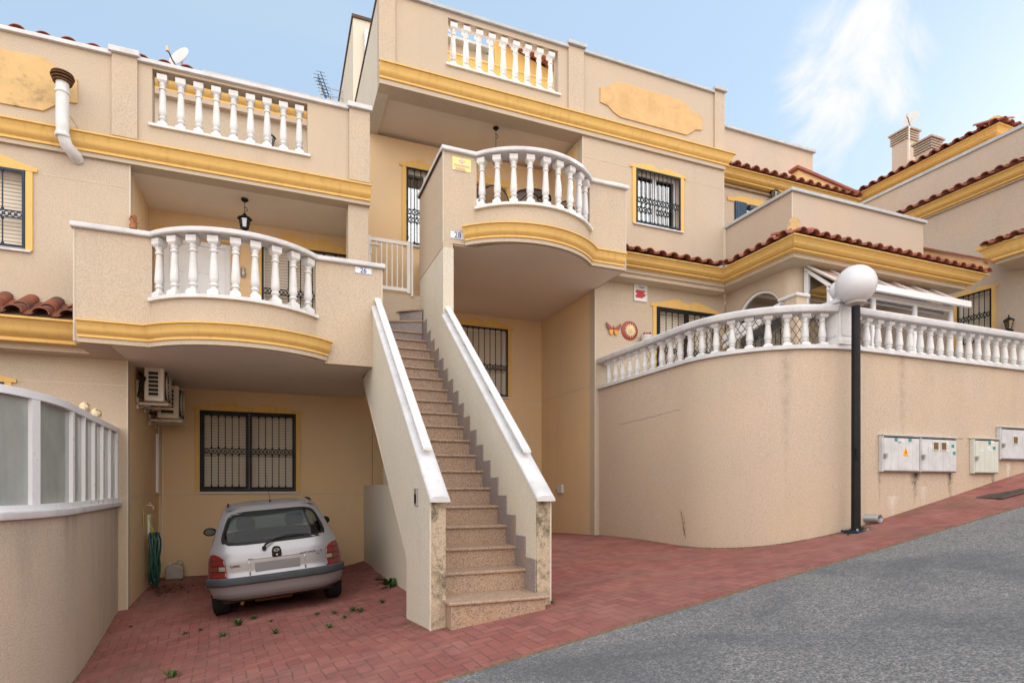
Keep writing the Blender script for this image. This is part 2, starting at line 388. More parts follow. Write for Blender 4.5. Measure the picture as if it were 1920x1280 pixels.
# ------------------------------------------------------------------ mesh helpers
class MB:
    def __init__(s): s.v = []; s.f = []
    def add(s, vs, fs):
        o = len(s.v); s.v += [tuple(p) for p in vs]; s.f += [tuple(i + o for i in f) for f in fs]; return s
    def box(s, x0, x1, y0, y1, z0, z1):
        if x0 > x1: x0, x1 = x1, x0
        if y0 > y1: y0, y1 = y1, y0
        if z0 > z1: z0, z1 = z1, z0
        return s.add([(x0, y0, z0), (x1, y0, z0), (x1, y1, z0), (x0, y1, z0), (x0, y0, z1), (x1, y0, z1), (x1, y1, z1), (x0, y1, z1)],
                     [(0, 3, 2, 1), (4, 5, 6, 7), (0, 1, 5, 4), (1, 2, 6, 5), (2, 3, 7, 6), (3, 0, 4, 7)])
    def hexa(s, p):
        return s.add(p, [(0, 3, 2, 1), (4, 5, 6, 7), (0, 1, 5, 4), (1, 2, 6, 5), (2, 3, 7, 6), (3, 0, 4, 7)])
    def prism(s, pts, ax, a, b):
        """pts: 2-D outline; ax 'z': (x,y) extruded a..b in z; 'y': (x,z) in y; 'x': (y,z) in x"""
        n = len(pts)
        def P(p, h):
            return {'z': (p[0], p[1], h), 'y': (p[0], h, p[1]), 'x': (h, p[0], p[1])}[ax]
        vs = [P(p, a) for p in pts] + [P(p, b) for p in pts]
        fs = [tuple(range(n))[::-1], tuple(range(n, 2 * n))] + [(i, (i + 1) % n, n + (i + 1) % n, n + i) for i in range(n)]
        return s.add(vs, fs)
    def tube(s, pts, r, n=8, cap=True):
        pts = [Vector(p) for p in pts]; k = len(pts)
        rs = r if isinstance(r, (list, tuple)) else [r] * k
        vs = []; up = None
        for i, p in enumerate(pts):
            d = (pts[min(i + 1, k - 1)] - pts[max(i - 1, 0)]).normalized()
            if up is None:
                up = Vector((0, 0, 1)) if abs(d.z) < .9 else Vector((1, 0, 0))
            a = d.cross(up).normalized(); b = a.cross(d).normalized(); up = b
            for j in range(n):
                t = 2 * math.pi * j / n; vs.append(p + (a * math.cos(t) + b * math.sin(t)) * rs[i])
        fs = [(i * n + j, i * n + (j + 1) % n, (i + 1) * n + (j + 1) % n, (i + 1) * n + j) for i in range(k - 1) for j in range(n)]
        if cap: fs += [tuple(range(n))[::-1], tuple(range((k - 1) * n, k * n))]
        return s.add(vs, fs)
    def lathe(s, prof, c=(0, 0, 0), n=16, axis='z'):
        vs = []
        for r, h in prof:
            for j in range(n):
                t = 2 * math.pi * j / n; a, b = r * math.cos(t), r * math.sin(t)
                q = {'z': (a, b, h), 'y': (a, h, b), 'x': (h, a, b)}[axis]
                vs.append((c[0] + q[0], c[1] + q[1], c[2] + q[2]))
        k = len(prof)
        fs = [(i * n + j, i * n + (j + 1) % n, (i + 1) * n + (j + 1) % n, (i + 1) * n + j) for i in range(k - 1) for j in range(n)]
        fs += [tuple(range(n))[::-1], tuple(range((k - 1) * n, k * n))]
        return s.add(vs, fs)
    def sphere(s, c, r, n=16, sz=1.0):
        pr = [(max(1e-4, r * math.sin(math.pi * i / n)), -r * sz * math.cos(math.pi * i / n)) for i in range(n + 1)]
        return s.lathe(pr, c, n * 2 if n < 16 else n)
    def grid(s, fn, nu, nv, keep=None):
        vs = [fn(i / nu, j / nv) for j in range(nv + 1) for i in range(nu + 1)]
        fs = []
        for j in range(nv):
            for i in range(nu):
                if keep and not keep((i + .5) / nu, (j + .5) / nv): continue
                a = j * (nu + 1) + i; fs.append((a, a + 1, a + nu + 2, a + nu + 1))
        return s.add(vs, fs)
    def ring(s, c, r0, r1, y0, y1, n=16, sx=1.0, sz=1.0):
        """flat ring in the xz plane, thickness y0..y1"""
        vs = []
        for y in (y0, y1):
            for r in (r0, r1):
                for j in range(n):
                    t = 2 * math.pi * j / n; vs.append((c[0] + r * sx * math.cos(t), y, c[1] + r * sz * math.sin(t)))
        fs = []
        for j in range(n):
            k = (j + 1) % n
            fs += [(j, k, n + k, n + j), (2 * n + j, 3 * n + j, 3 * n + k, 2 * n + k), (j, 2 * n + j, 2 * n + k, k), (n + j, n + k, 3 * n + k, 3 * n + j)]
        return s.add(vs, fs)
    def sweep(s, path, prof, closed_prof=True, caps=True):
        """path: list of (x,y); prof: list of (outward offset, z). outward = right of travel"""
        n = len(path); P = [Vector(p) for p in path]; vs = []
        for i in range(n):
            d1 = (P[i] - P[i - 1]).normalized() if i > 0 else None
            d2 = (P[i + 1] - P[i]).normalized() if i < n - 1 else None
            if d1 is None: d1 = d2
            if d2 is None: d2 = d1
            n1 = Vector((d1.y, -d1.x)); n2 = Vector((d2.y, -d2.x)); m = (n1 + n2)
            m = m / max(.3, m.dot(n1))
            for o, z in prof: vs.append((P[i].x + m.x * o, P[i].y + m.y * o, z))
        k = len(prof); fs = []
        for i in range(n - 1):
            for j in range(k if closed_prof else k - 1):
                a = i * k + j; b = i * k + (j + 1) % k
                fs.append((a, b, b + k, a + k))
        if caps and closed_prof: fs += [tuple(range(k)), tuple(range((n - 1) * k, n * k))[::-1]]
        return s.add(vs, fs)
    def xf(s, fn): s.v = [tuple(fn(p)) for p in s.v]; return s
    def parts(s, name, mat, parent=None, **k):
        """every loose piece becomes a part of its own"""
        par = list(range(len(s.v)))
        def fd(i):
            while par[i] != i: par[i] = par[par[i]]; i = par[i]
            return i
        for f in s.f:
            for j in f[1:]: par[fd(j)] = fd(f[0])
        grp = {}
        for f in s.f: grp.setdefault(fd(f[0]), []).append(f)
        for fs in grp.values():
            ids = sorted({i for f in fs for i in f}); mp = {a: b for b, a in enumerate(ids)}
            MB().add([s.v[i] for i in ids], [tuple(mp[i] for i in f) for f in fs]).build(name, mat, parent, **k)
    def build(s, name, mat, parent=None, smooth=None, bev=0, mats=None, loc=None):
        me = bpy.data.meshes.new(name)
        me.from_pydata(s.v, [], s.f)
        bm = bmesh.new(); bm.from_mesh(me)
        bmesh.ops.recalc_face_normals(bm, faces=bm.faces)
        bm.to_mesh(me); bm.free()
        me.materials.append(M[mat] if isinstance(mat, str) else mat)
        if smooth:
            for p in me.polygons: p.use_smooth = True
            me.set_sharp_from_angle(angle=R(smooth))
        o = bpy.data.objects.new(name, me); COL.objects.link(o)
        if parent is not None: o.parent = parent
        if loc is not None: o.location = loc
        if bev:
            b = o.modifiers.new('bevel', 'BEVEL'); b.width = bev; b.segments = 2; b.limit_method = 'ANGLE'; b.angle_limit = R(40)
        return o
def thing(name, label, cat, group=None, loc=(0, 0, 0), rot=(0, 0, 0)):
    o = bpy.data.objects.new(name, None); COL.objects.link(o); o.location = loc; o.rotation_euler = rot
    o.empty_display_size = .2
    o['label'] = label; o['category'] = cat
    if group: o['group'] = group
    return o
def tag(o, label, cat, group=None):
    o['label'] = label; o['category'] = cat
    if group: o['group'] = group
    return o
def struct(o): o['kind'] = 'structure'; return o
def text(s, size, loc, mat, parent, name='numeral', rot=(R(90), 0, 0), ext=.003, sx=1.0):
    cu = bpy.data.curves.new('t', 'FONT'); cu.body = s; cu.size = size; cu.extrude = ext; cu.offset = size * .012
    cu.align_x = 'CENTER'; cu.align_y = 'CENTER'
    o = bpy.data.objects.new('t', cu); me = bpy.data.meshes.new_from_object(o)
    bpy.data.objects.remove(o); me.name = name; me.materials.clear(); me.materials.append(M[mat])
    ob = bpy.data.objects.new(name, me); COL.objects.link(ob); ob.location = loc; ob.rotation_euler = rot; ob.scale = (sx, 1, 1)
    if parent: ob.parent = parent
    return ob

# ------------------------------------------------------------------ ground
def plane_z(x, y):
    xx = max(-26, min(46, x))
    return -1.33 + .141 * (xx - .95)
def kerb_y(x): return 3.9 + .0774 * (x - .95)
ctrl = [(1.27, 5.1, -1.275), (2.42, 5.1, -1.128), (1.27, 6.16, -1.38), (-.708, 8.35, -1.667), (.79, 8.35, -1.53), (-1.9, 9.45, -1.68), (-1.9, 11.8, -1.59),
        (1.57, 11.8, -1.46), (1.4, 8.0, -1.43), (1.55, 9.0, -1.44), (1.58, 10.2, -1.455), (.6, 10.5, -1.51), (-.6, 10.5, -1.57), (-2.0, 8.35, -1.82), (-2.0, 7.41, -1.906), (-2.0, 6.9, -1.915), (5.42, 9.45, -.888), (5.3, 11.8, -.99), (2.5, 11.8, -1.0), (2.6, 9.0, -1.0), (5.5, 7.1, -.861),
        (5.94, 5.94, -.775), (7.0, 5.5, -.544), (8.8, 5.5, -.175), (10.7, 5.5, .222), (14, 5.5, .85), (18, 5.5, 1.4), (-5, 7, -2.25), (-5, 12, -1.9), (14, 12, .9), (-9, 9, -2.7)]
ctrl += [(x, kerb_y(x), plane_z(x, 0)) for x in (-10, -7, -5, -3.5, -2.3, -1, 0, .95, 2, 3.2, 4.4, 5.6, 6.8, 8, 9.5, 11, 13, 16, 20)]
P_ = np.array(ctrl)
def _phi(r): return np.where(r > 1e-9, r * r * np.log(r + 1e-12), 0)
n_ = len(P_); K = _phi(np.hypot(P_[:, None, 0] - P_[None, :, 0], P_[:, None, 1] - P_[None, :, 1])) + np.eye(n_) * .02
Q = np.hstack([np.ones((n_, 1)), P_[:, :2]])
A_ = np.block([[K, Q], [Q.T, np.zeros((3, 3))]])
W_ = np.linalg.solve(A_, np.concatenate([P_[:, 2], np.zeros(3)]))
def gz(x, y):
    r = np.hypot(P_[:, 0] - x, P_[:, 1] - y)
    return float(_phi(r) @ W_[:n_] + W_[n_] + W_[n_ + 1] * x + W_[n_ + 2] * y)

def pv(i, j):
    x = -9 + 29 * i; y = kerb_y(x) + (12.6 - kerb_y(x)) * j
    return (x, y, gz(x, y))
struct(MB().grid(pv, 145, 60).build('pavement', 'pavers', smooth=60))
# thin concrete edge between the pavers and the asphalt
mb = MB()
for i in range(145):
    x0 = -9 + .2 * i; x1 = x0 + .2
    a = (x0, kerb_y(x0), gz(x0, kerb_y(x0)) + .001); b = (x1, kerb_y(x1), gz(x1, kerb_y(x1)) + .001)
    mb.add([a, b, (b[0], b[1] - .025, b[2] - .02), (a[0], a[1] - .025, a[2] - .02)], [(0, 1, 2, 3)])
struct(mb.build('kerb_edge', 'drystem'))
def rd(i, j):
    x = -40 + 100 * i; yk = kerb_y(x) if -9 < x < 20 else kerb_y(max(-9, min(20, x)))
    y = yk + .01 - (yk + 4.4) * j
    xx = max(-9, min(20, x))
    e = gz(xx, kerb_y(xx)) - plane_z(xx, 0) if j < .02 else 0
    return (x, y, plane_z(x, y) - .012 + e - .02 * math.sin(j * math.pi) * 0)
struct(MB().grid(rd, 250, 40).build('road', 'asphalt', smooth=60))
def gr(i, j):
    x = -300 + 600 * i; y = -300 + 600 * j
    return (x, y, plane_z(x, y) - (.35 if abs(y) < 30 else 1.5))
struct(MB().grid(gr, 120, 40).build('ground', plain('dry_earth', (.30, .24, .17), .95, .1, 0, .3, .5), smooth=60))
def pv2(i, j):
    x = -20 + 60 * i; y = -4.38 - 4.5 * j
    return (x, y, plane_z(x, y) + .02)
struct(MB().grid(pv2, 60, 4).build('far_pavement', 'pavers', smooth=60))

# ------------------------------------------------------------------ shared building pieces
YF, YB, YK = 9.45, 8.5, 11.8
def wall_y(mb, x0, x1, z0, z1, y0, y1, holes=()):
    """wall parallel to X, front face y0, with real rectangular openings"""
    xs = sorted({x0, x1, *[h[0] for h in holes], *[h[1] for h in holes]}); zs = sorted({z0, z1, *[h[2] for h in holes], *[h[3] for h in holes]})
    xs = [x for x in xs if x0 <= x <= x1]; zs = [z for z in zs if z0 <= z <= z1]
    def solid(i, j):
        if i < 0 or j < 0 or i >= len(xs) - 1 or j >= len(zs) - 1: return False
        cx, cz = (xs[i] + xs[i + 1]) / 2, (zs[j] + zs[j + 1]) / 2
        return not any(h[0] < cx < h[1] and h[2] < cz < h[3] for h in holes)
    for i in range(len(xs) - 1):
        for j in range(len(zs) - 1):
            if not solid(i, j): continue
            a, b, c, d = xs[i], xs[i + 1], zs[j], zs[j + 1]
            mb.add([(a, y0, c), (b, y0, c), (b, y0, d), (a, y0, d)], [(0, 1, 2, 3)])
            mb.add([(a, y1, c), (b, y1, c), (b, y1, d), (a, y1, d)], [(3, 2, 1, 0)])
            if not solid(i - 1, j): mb.add([(a, y0, c), (a, y0, d), (a, y1, d), (a, y1, c)], [(0, 1, 2, 3)])
            if not solid(i + 1, j): mb.add([(b, y0, c), (b, y1, c), (b, y1, d), (b, y0, d)], [(0, 1, 2, 3)])
            if not solid(i, j - 1): mb.add([(a, y0, c), (a, y1, c), (b, y1, c), (b, y0, c)], [(0, 1, 2, 3)])
            if not solid(i, j + 1): mb.add([(a, y0, d), (b, y0, d), (b, y1, d), (a, y1, d)], [(0, 1, 2, 3)])
    return mb
def merge(o, d=.0005):
    bm = bmesh.new(); bm.from_mesh(o.data); bmesh.ops.remove_doubles(bm, verts=bm.verts, dist=d)
    bmesh.ops.recalc_face_normals(bm, faces=bm.faces); bm.to_mesh(o.data); bm.free(); return o

def cornice_prof(z0, z1, p=.14, base=.0):
    h = z1 - z0
    return [(-.02, z1), (base + p, z1), (base + p, z1 - .10 * h), (base + p * .86, z1 - .12 * h), (base + p * .80, z1 - .22 * h), (base + p * .72, z1 - .34 * h),
            (base + p * .68, z1 - .46 * h), (base + p * .66, z1 - .56 * h), (base + p * .58, z1 - .66 * h), (base + p * .44, z1 - .76 * h), (base + p * .34, z1 - .82 * h),
            (base + p * .33, z1 - .85 * h), (base + p * .42, z1 - .86 * h), (base + p * .42, z0), (-.02, z0)]

def surround(mb, x0, x1, z0, z1, y, w=.078, rise=.1, th=.022, sill=True):
    """yellow window surround with the double-peaked head"""
    mb.box(x0 - w, x0, y - th, y + .01, z0 - .02, z1 - .0005)
    mb.box(x1, x1 + w, y - th, y + .01, z0 - .02, z1 - .0005)
    W = x1 - x0; e = w + .05
    pts = [(x0 - e, z1), (x1 + e, z1), (x1 + e, z1 + .045)]
    pts += [(x0 + W * .70, z1 + .05 + rise), (x0 + W * .66, z1 + .055 + rise), (x0 + W * .62, z1 + .04 + rise), (x0 + W * .57, z1 + rise), (x0 + W * .5, z1 - .01 + rise), (x0 + W * .43, z1 + .01 + rise), (x0 + W * .38, z1 + .05 + rise), (x0 + W * .34, z1 + .06 + rise)]
    pts += [(x0 - e, z1 + .045)]
    mb.prism(pts, 'y', y - th - .003, y + .01)
    return mb

def grille(mb, x0, x1, z0, z1, y, nbar, fr=.03, band=None, r=.008):
    """wrought window guard: frame, bars and a band of rings"""
    d = .025
    mb.box(x0, x0 + fr, y, y + d, z0, z1); mb.box(x1 - fr, x1, y, y + d, z0, z1)
    mb.box(x0 + fr, x1 - fr, y, y + d, z1 - fr, z1); mb.box(x0 + fr, x1 - fr, y, y + d, z0, z0 + fr)
    a, b = x0 + fr, x1 - fr
    bz = []
    if band:
        for zc in band:
            h = .075
            mb.box(a, b, y + .002, y + .016, zc + h / 2, zc + h / 2 + .012); mb.box(a, b, y + .002, y + .016, zc - h / 2 - .012, zc - h / 2)
            n = max(4, int((b - a) / .062)); st = (b - a) / n
            for i in range(n):
                c = a + st * (i + .5)
                mb.ring((c, zc), .022, .031, y + .003, y + .014, 10, 1.0, 1.15)
                if i: mb.ring((a + st * i, zc), .010, .019, y + .004, y + .013, 8)
            bz.append(zc)
    for i in range(nbar):
        x = a + (b - a) * (i + 1) / (nbar + 1)
        segs = []; lo = z0 + fr
        for zc in sorted(bz): segs.append((lo, zc - .05)); lo = zc + .05
        segs.append((lo, z1 - fr))
        for p, q in segs:
            mb.tube([(x, y + .012, p), (x, y + .012, q)], r, 6)
            for e, s_ in ((p, 1), (q, -1)):
                mb.lathe([(r, 0), (r * 2.2, .008), (r * 2.2, .018), (r, .03)] if s_ > 0 else [(r, -.03), (r * 2.2, -.018), (r * 2.2, -.008), (r, 0)], (x, y + .012, e), 6)
    return mb

def window(parent, x0, x1, z0, z1, y, frame='pvc', gm='black', nbar=8, bands=(.55,), kind='shutter', sur=True, leafs=1, rise=.1, depth=.12, double=False, out=.03):
    """y = wall face; recessed white frame, guard in front, roller shutter or glass behind"""
    mb = MB(); f = .05; yr = y + depth
    mb.box(x0, x0 + f, yr, yr + .05, z0, z1); mb.box(x1 - f, x1, yr, yr + .05, z0, z1)
    mb.box(x0 + f, x1 - f, yr, yr + .05, z1 - f, z1); mb.box(x0 + f, x1 - f, yr, yr + .05, z0, z0 + f)
    if kind == 'glass':
        xm = (x0 + x1) / 2; mb.box(xm - .035, xm + .035, yr - .005, yr + .045, z0 + f, z1 - f)
    w = mb.build('window', frame, parent, bev=.004)
    if sur: surround(MB(), x0, x1, z0, z1, y, rise=rise).build('window_surround', 'yellow', w, bev=.003)
    s = MB().box(x0 - .06, x1 + .06, y - .04, yr, z0 - .045, z0 - .021).build('sill', 'coping', w, bev=.003)
    if kind == 'shutter':
        MB().box(x0 + f, x1 - f, yr + .02, yr + .04, z0 + f, z1 - f).build('roller_shutter', 'shutter', w)
    else:
        MB().box(x0 + f, x1 - f, yr + .02, yr + .028, z0 + f, z1 - f).build('pane', 'glass', w)
        c = MB()
        for k in range(2):
            cx = x0 + .09 + (x1 - x0 - .35) * k
            for q in range(7): c.box(cx + q * .032, cx + q * .032 + .026, yr + .12 + (q % 2) * .02, yr + .13 + (q % 2) * .02, z0 + f, z1 - f)
        c.build('curtain', 'curtain', w)
    b = [z0 + (z1 - z0) * t for t in bands]
    g = MB()
    ys = y - out
    if leafs == 2:
        xm = (x0 + x1) / 2
        o = .055
        g.box(x0, x1, ys - .004, ys + .03, z1 - .03, z1); g.box(x0, x1, ys - .004, ys + .03, z0, z0 + .03)
        g.box(x0, x0 + .02, ys - .004, ys + .03, z0 + .03, z1 - .03); g.box(x1 - .02, x1, ys - .004, ys + .03, z0 + .03, z1 - .03)
        grille(g, x0 + .022, xm - .006, z0 + .032, z1 - .032, ys - .002, nbar, .05, b); grille(g, xm + .006, x1 - .022, z0 + .032, z1 - .032, ys - .002, nbar, .04, b)
    else:
        grille(g, x0 + .005, x1 - .005, z0 + .005, z1 - .005, ys, nbar, .028, b)
    g.build('window_guard', gm, w)
    return w

def baluster_mesh(name, H, W, mat='white'):
    mb = MB(); h = W / 2
    def q(a, za, b, zb): mb.hexa([(-a, -a, za), (a, -a, za), (a, a, za), (-a, a, za), (-b, -b, zb), (b, -b, zb), (b, b, zb), (-b, b, zb)])
    q(h, 0, h, .075 * H); q(h, .075 * H, h * .62, .12 * H)
    q(h * .66, .86 * H, h, .90 * H); q(h, .90 * H, h, H)
    pr = [(.60, .115), (.62, .14), (.58, .16), (.80, .175), (.86, .19), (.80, .205), (.60, .22), (.66, .24), (.84, .27), (.88, .31), (.84, .37), (.78, .45), (.70, .56), (.62, .66), (.56, .72),
          (.56, .735), (.74, .745), (.78, .76), (.74, .775), (.56, .785), (.56, .80), (.66, .82), (.70, .84), (.68, .865)]
    mb.lathe([(r * h, z * H) for r, z in pr], (0, 0, 0), 14)
    o = mb.build(name, mat, None, smooth=35)
    me = o.data; bpy.data.objects.remove(o); return me
BAL_TALL = baluster_mesh('baluster', .74, .125)
BAL_SHORT = baluster_mesh('baluster', .42, .110)
def balusters(parent, pts, me, z, ang=None):
    for i, p in enumerate(pts):
        o = bpy.data.objects.new('baluster', me); COL.objects.link(o); o.parent = parent
        o.location = (p[0], p[1], z); o.rotation_euler = (0, 0, ang[i] if ang else 0)

def tile_strip(mb, p0, p1, y_back, z_edge, rise, spacing=.26, along='x', sign=1, courses=2, over=.07):
    """barrel tiles on a ledge. along 'x': p0..p1 are x, edge y = sign-side; returns geometry in (s, depth, z)"""
    n = max(1, int(round((p1 - p0) / spacing))); st = (p1 - p0) / n
    out = []
    for i in range(n):
        c = p0 + st * (i + .5)
        for k in range(courses):
            jit = random.uniform(-.012, .012); tw = random.uniform(-.01, .01); dz = random.uniform(-.006, .006)
            d0 = -over + k * .24 + jit; d1 = d0 + .30 + (.12 if k == courses - 1 else 0)
            z0 = z_edge + .018 * (k + 0) + rise * max(0, d0) + dz; z1 = z_edge + rise * d1 - .01
            r0 = st * .36; r1 = st * .29
            m = 9; vs = []
            for (d, z, r, t) in ((d0, z0, r0, 0), (d1, z1, r1, 0), (d0, z0, r0 - .014, 1), (d1, z1, r1 - .014, 1)):
                for a in range(m):
                    an = math.pi * a / (m - 1); vs.append((c + tw * (d - d0) * 3 + r * math.cos(an), d, z + r * .82 * math.sin(an)))
            fs = []
            for a in range(m - 1):
                fs += [(a, a + 1, m + a + 1, m + a), (2 * m + a, 3 * m + a, 3 * m + a + 1, 2 * m + a + 1), (a, 2 * m + a, 2 * m + a + 1, a + 1)]
            out.append((vs, fs))
            # pan between two covers
            if i < n - 1 and k == 0:
                c2 = c + st / 2; vs = []
                for (d, z) in ((-over * .75, z_edge + .02), (.55, z_edge + rise * .55)):
                    for a in range(6):
                        an = math.pi * a / 5; vs.append((c2 - st * .3 * math.cos(an), d, z - st * .16 * math.sin(an) + .01))
                fs = [(a, a + 1, 6 + a + 1, 6 + a) for a in range(5)]
                out.append((vs, fs))
    for vs, fs in out:
        if along == 'x': V = [(s_, y_back + sign * d, z) for s_, d, z in vs]
        else: V = [(y_back + sign * d, s_, z) for s_, d, z in vs]
        mb.add(V, fs)
    return mb

def arc_pts(xa, xb, y, b, n=18):
    c = (xb - xa) / 2; Rr = c * c / (2 * b) + b / 2; a = math.asin(min(1, c / Rr)); xm = (xa + xb) / 2; cy = y - b + Rr
    return [(xm + Rr * math.sin(-a + 2 * a * i / n), cy - Rr * math.cos(-a + 2 * a * i / n)) for i in range(n + 1)]

# ------------------------------------------------------------------ one house front (built from world metres)
def balcony(parent, x0, x1, xa, xb, ca, cb, dz, flat_side):
    """box balcony with a bowed middle. ca..cb is the range carrying the cornice"""
    bulge = .46
    arc = arc_pts(xa, xb, YB, bulge)
    zb, zt = 1.745 + dz, 2.30 + dz
    arcc = arc_pts(xa - .0, xb + .0, YB, bulge)
    outline = [(x0, YF - .001), (x0, YB)] + arc + [(x1, YB), (x1, YF - .001)]
    sl = MB().prism(outline, 'z', zb, zt)
    bal = sl.build('balcony', 'stucco', parent)
    # parapet walls either side and returns
    pw = MB()
    t = .15
    pw.prism([(x0, YB), (xa, YB), (xa, YB + t), (x0 + t, YB + t), (x0 + t, YF - .002), (x0, YF - .002)], 'z', zt, 3.10 + dz)
    pw.prism([(xb, YB), (x1, YB), (x1, YB + t + (0 if dz < 1 else .8)), (x1 - t, YB + t + (0 if dz < 1 else .8)), (x1 - t, YB + t), (xb, YB + t)], 'z', zt, 3.10 + dz)
    pw.parts('parapet_wall', 'stucco', bal)
    bd = MB()
    for x in (x0, x1): bd.box(x - .008, x + .008, YB - .006, YB + .006, zb, 3.10 + dz)
    bd.parts('corner_bead', 'bead', bal)
    # coping running over walls and bow
    path = [(x0 - .03, YB + .0)] + [(xa, YB)] + arc[1:-1] + [(xb, YB), (x1 + .04, YB)]
    prof = [(.045, 3.10 + dz), (.055, 3.112 + dz), (.055, 3.15 + dz), (.04, 3.165 + dz), (-.175, 3.165 + dz), (-.19, 3.15 + dz), (-.19, 3.10 + dz)]
    rail = MB().sweep(path, prof)
    rail.build('coping', 'coping' if dz < 1 else 'coping', bal, smooth=35)
    br = MB().sweep([(xa - .04, YB)] + arc + [(xb + .04, YB)], [(.05, zt), (.05, zt + .045), (-.19, zt + .045), (-.19, zt)])
    b2 = br.build('balustrade_base', 'white', bal, bev=.004)
    # side copings
    sc = MB()
    sc.box(x0 - .035, x0 + t + .02, YB + .192, YF - .01, 3.10 + dz, 3.160 + dz)
    sc.build('side_coping', 'coping', bal, bev=.005)
    pts = []; angs = []
    arcm = arc_pts(xa, xb, YB + .075, bulge, 90)
    for i in range(9):
        k = int(90 * (i + .55) / 9.1); p = arcm[k]; q = arcm[k + 1]
        pts.append(p); angs.append(math.atan2(q[1] - p[1], q[0] - p[0]))
    balusters(bal, pts, BAL_TALL, zt + .045, angs)
    # cornice
    if flat_side < 0: cp = [(ca, YB)] + arc_pts(xa - .0, cb, YB, bulge)
    else: cp = arc_pts(ca, xb + .0, YB, bulge) + [(cb, YB)]
    MB().sweep(cp, cornice_prof(1.79 + dz, 1.985 + dz, .15)).build('cornice', 'yellow', bal, smooth=30)
    MB().sweep(cp, [(.045, 1.73 + dz), (.045, 1.788 + dz), (-.01, 1.788 + dz), (-.01, 1.73 + dz)]).build('cornice_fillet', 'stucco', bal)
    return bal

def parapet(parent, x0, x1, zb, zt, hole, pil, dz):
    mb = MB(); wall_y(mb, x0, x1, zb, zt, YF, YF + .18, [hole])
    w = merge(mb.build('roof_parapet', 'stucco', parent))
    return w

# ================================================================== HOUSE 26
h26 = thing('townhouse', 'beige row house numbered 26 with bowed balcony above the silver car', 'house', None, (-1, YF, -1.7))
def P26(o): return o
OFF26 = Vector((-1, YF, -1.7))
class Par:  # parents keep world coordinates although the empty stands at the base
    pass
def fix_children(root):
    inv = Matrix.Translation(-root.location)
    for o in list(bpy.data.objects):
        if o.parent == root: o.matrix_parent_inverse = root.matrix_basis.inverted()

# walls
XL = -7.5
mb = MB()
wall_y(mb, XL, -1.9, -3.2, 1.80, YF, YF + .2, [(-4.6, -3.24, .2, 1.34)])
merge(mb.build('ground_floor_wall', 'stucco', h26))
mb = MB(); wall_y(mb, XL, -1.87, 1.80, 4.40, YF + .001, YF + .2, [(-4.3, -3.02, 3.08, 4.09)])
merge(mb.build('upper_wall', 'stucco', h26))
mb = MB(); wall_y(mb, XL, 1.36, 4.40, 5.84, YF + .002, YF + .19, [(-1.6, .44, 4.99, 5.80)])
merge(mb.build('roof_parapet', 'stucco', h26))
# carport and loggia interior
mb = MB()
mb.box(-2.1, -1.9, YF + .201, YK + .1, -3, 1.80)
mb.build('carport_side_wall', 'stucco_bounce_tint', h26)
mb = MB(); wall_y(mb, -2.1, 1.75, -2.2, 1.80, YK, YK + .2, [(-1.26, .34, -.08, 1.36)])
merge(mb.build('carport_back_wall', 'stucco_bounce_tint', h26))
MB().box(-2.1, 1.26, YF, YK + .2, 1.801, 2.2).build('loggia_floor', 'soffit', h26)
MB().prism([(-1.899, YK - .001), (-1.899, 8.53), (-1.46, 8.53)] + arc_pts(-1.44, .50, 8.53, .45) + [(.52, 8.53), (1.269, 8.53), (1.269, 9.6), (1.60, 9.6), (1.60, YK - .001)], 'z', 1.731, 1.7445).build('carport_ceiling', 'soffit', h26)
MB().box(-2.07, -1.87, YF + .201, 10.8, 2.2, 4.40).build('loggia_side_wall', 'stucco_bounce_tint', h26)
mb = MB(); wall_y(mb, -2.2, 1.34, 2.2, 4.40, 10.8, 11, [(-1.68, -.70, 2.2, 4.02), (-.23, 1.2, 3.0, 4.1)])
merge(mb.build('loggia_back_wall', 'stucco_bounce_tint', h26))
MB().box(-2.07, 1.359, YF + .191, 11, 4.401, 4.62).build('loggia_ceiling', 'soffit', h26)
MB().box(1.04, 1.35, YF + .02, YF + .32, 2.2, 4.40).build('loggia_pillar', 'stucco', h26, bev=.006)
MB().box(1.15, 1.35, YF + .33, 10.8, 2.2, 4.40).build('party_wall', 'stucco', h26)
# roof edge: coping, pilasters, cornice
mb = MB(); mb.box(-7.5, -2.07, YF - .05, YF + .24, 5.841, 5.895); mb.box(-1.77, 1.04, YF - .05, YF + .24, 5.841, 5.895)
mb.build('roof_coping', 'coping', h26, bev=.006)
for a, b in ((-2.07, -1.77), (1.05, 1.365)):
    p = MB().box(a, b, YF - .035, YF - .0005, 4.76, 5.87).build('pilaster', 'stucco', h26, bev=.004)
    MB().box(a - .03, b + .03, YF - .09, YF + .27, 5.871, 5.945).build('pilaster_cap', 'coping', p, bev=.006)
bs = MB().box(-1.64, .48, YF - .04, YF + .23, 4.992, 5.03).build('roof_balustrade', 'white', h26, bev=.004)
balusters(bs, [(-1.6 + 2.04 * (i + .5) / 9 , YF + .09) for i in range(9)], BAL_TALL, 5.03)
MB().sweep([(XL, YF), (1.37, YF)], cornice_prof(4.46, 4.68, .17)).build('cornice', 'yellow', h26, smooth=30)
MB().sweep([(XL, YF), (1.37, YF)], [(.05, 4.402), (.05, 4.458), (-.01, 4.458), (-.01, 4.402)]).build('cornice_fillet', 'stucco', h26)
MB().prism([(-3.7, 5.6), (-3.3, 5.6), (-2.83, 5.61), (-2.74, 5.56), (-2.66, 5.5), (-2.46, 5.42), (-2.46, 5.1), (-2.62, 5.08), (-2.72, 5.0), (-2.83, 4.91), (-3.7, 4.9), (-4.3, 4.9), (-4.7, 5.1), (-4.7, 5.42), (-4.4, 5.5), (-4.2, 5.6)][::-1], 'y', YF - .022, YF + .01).build('ochre_panel', 'panel_dirty', h26, bev=.003)
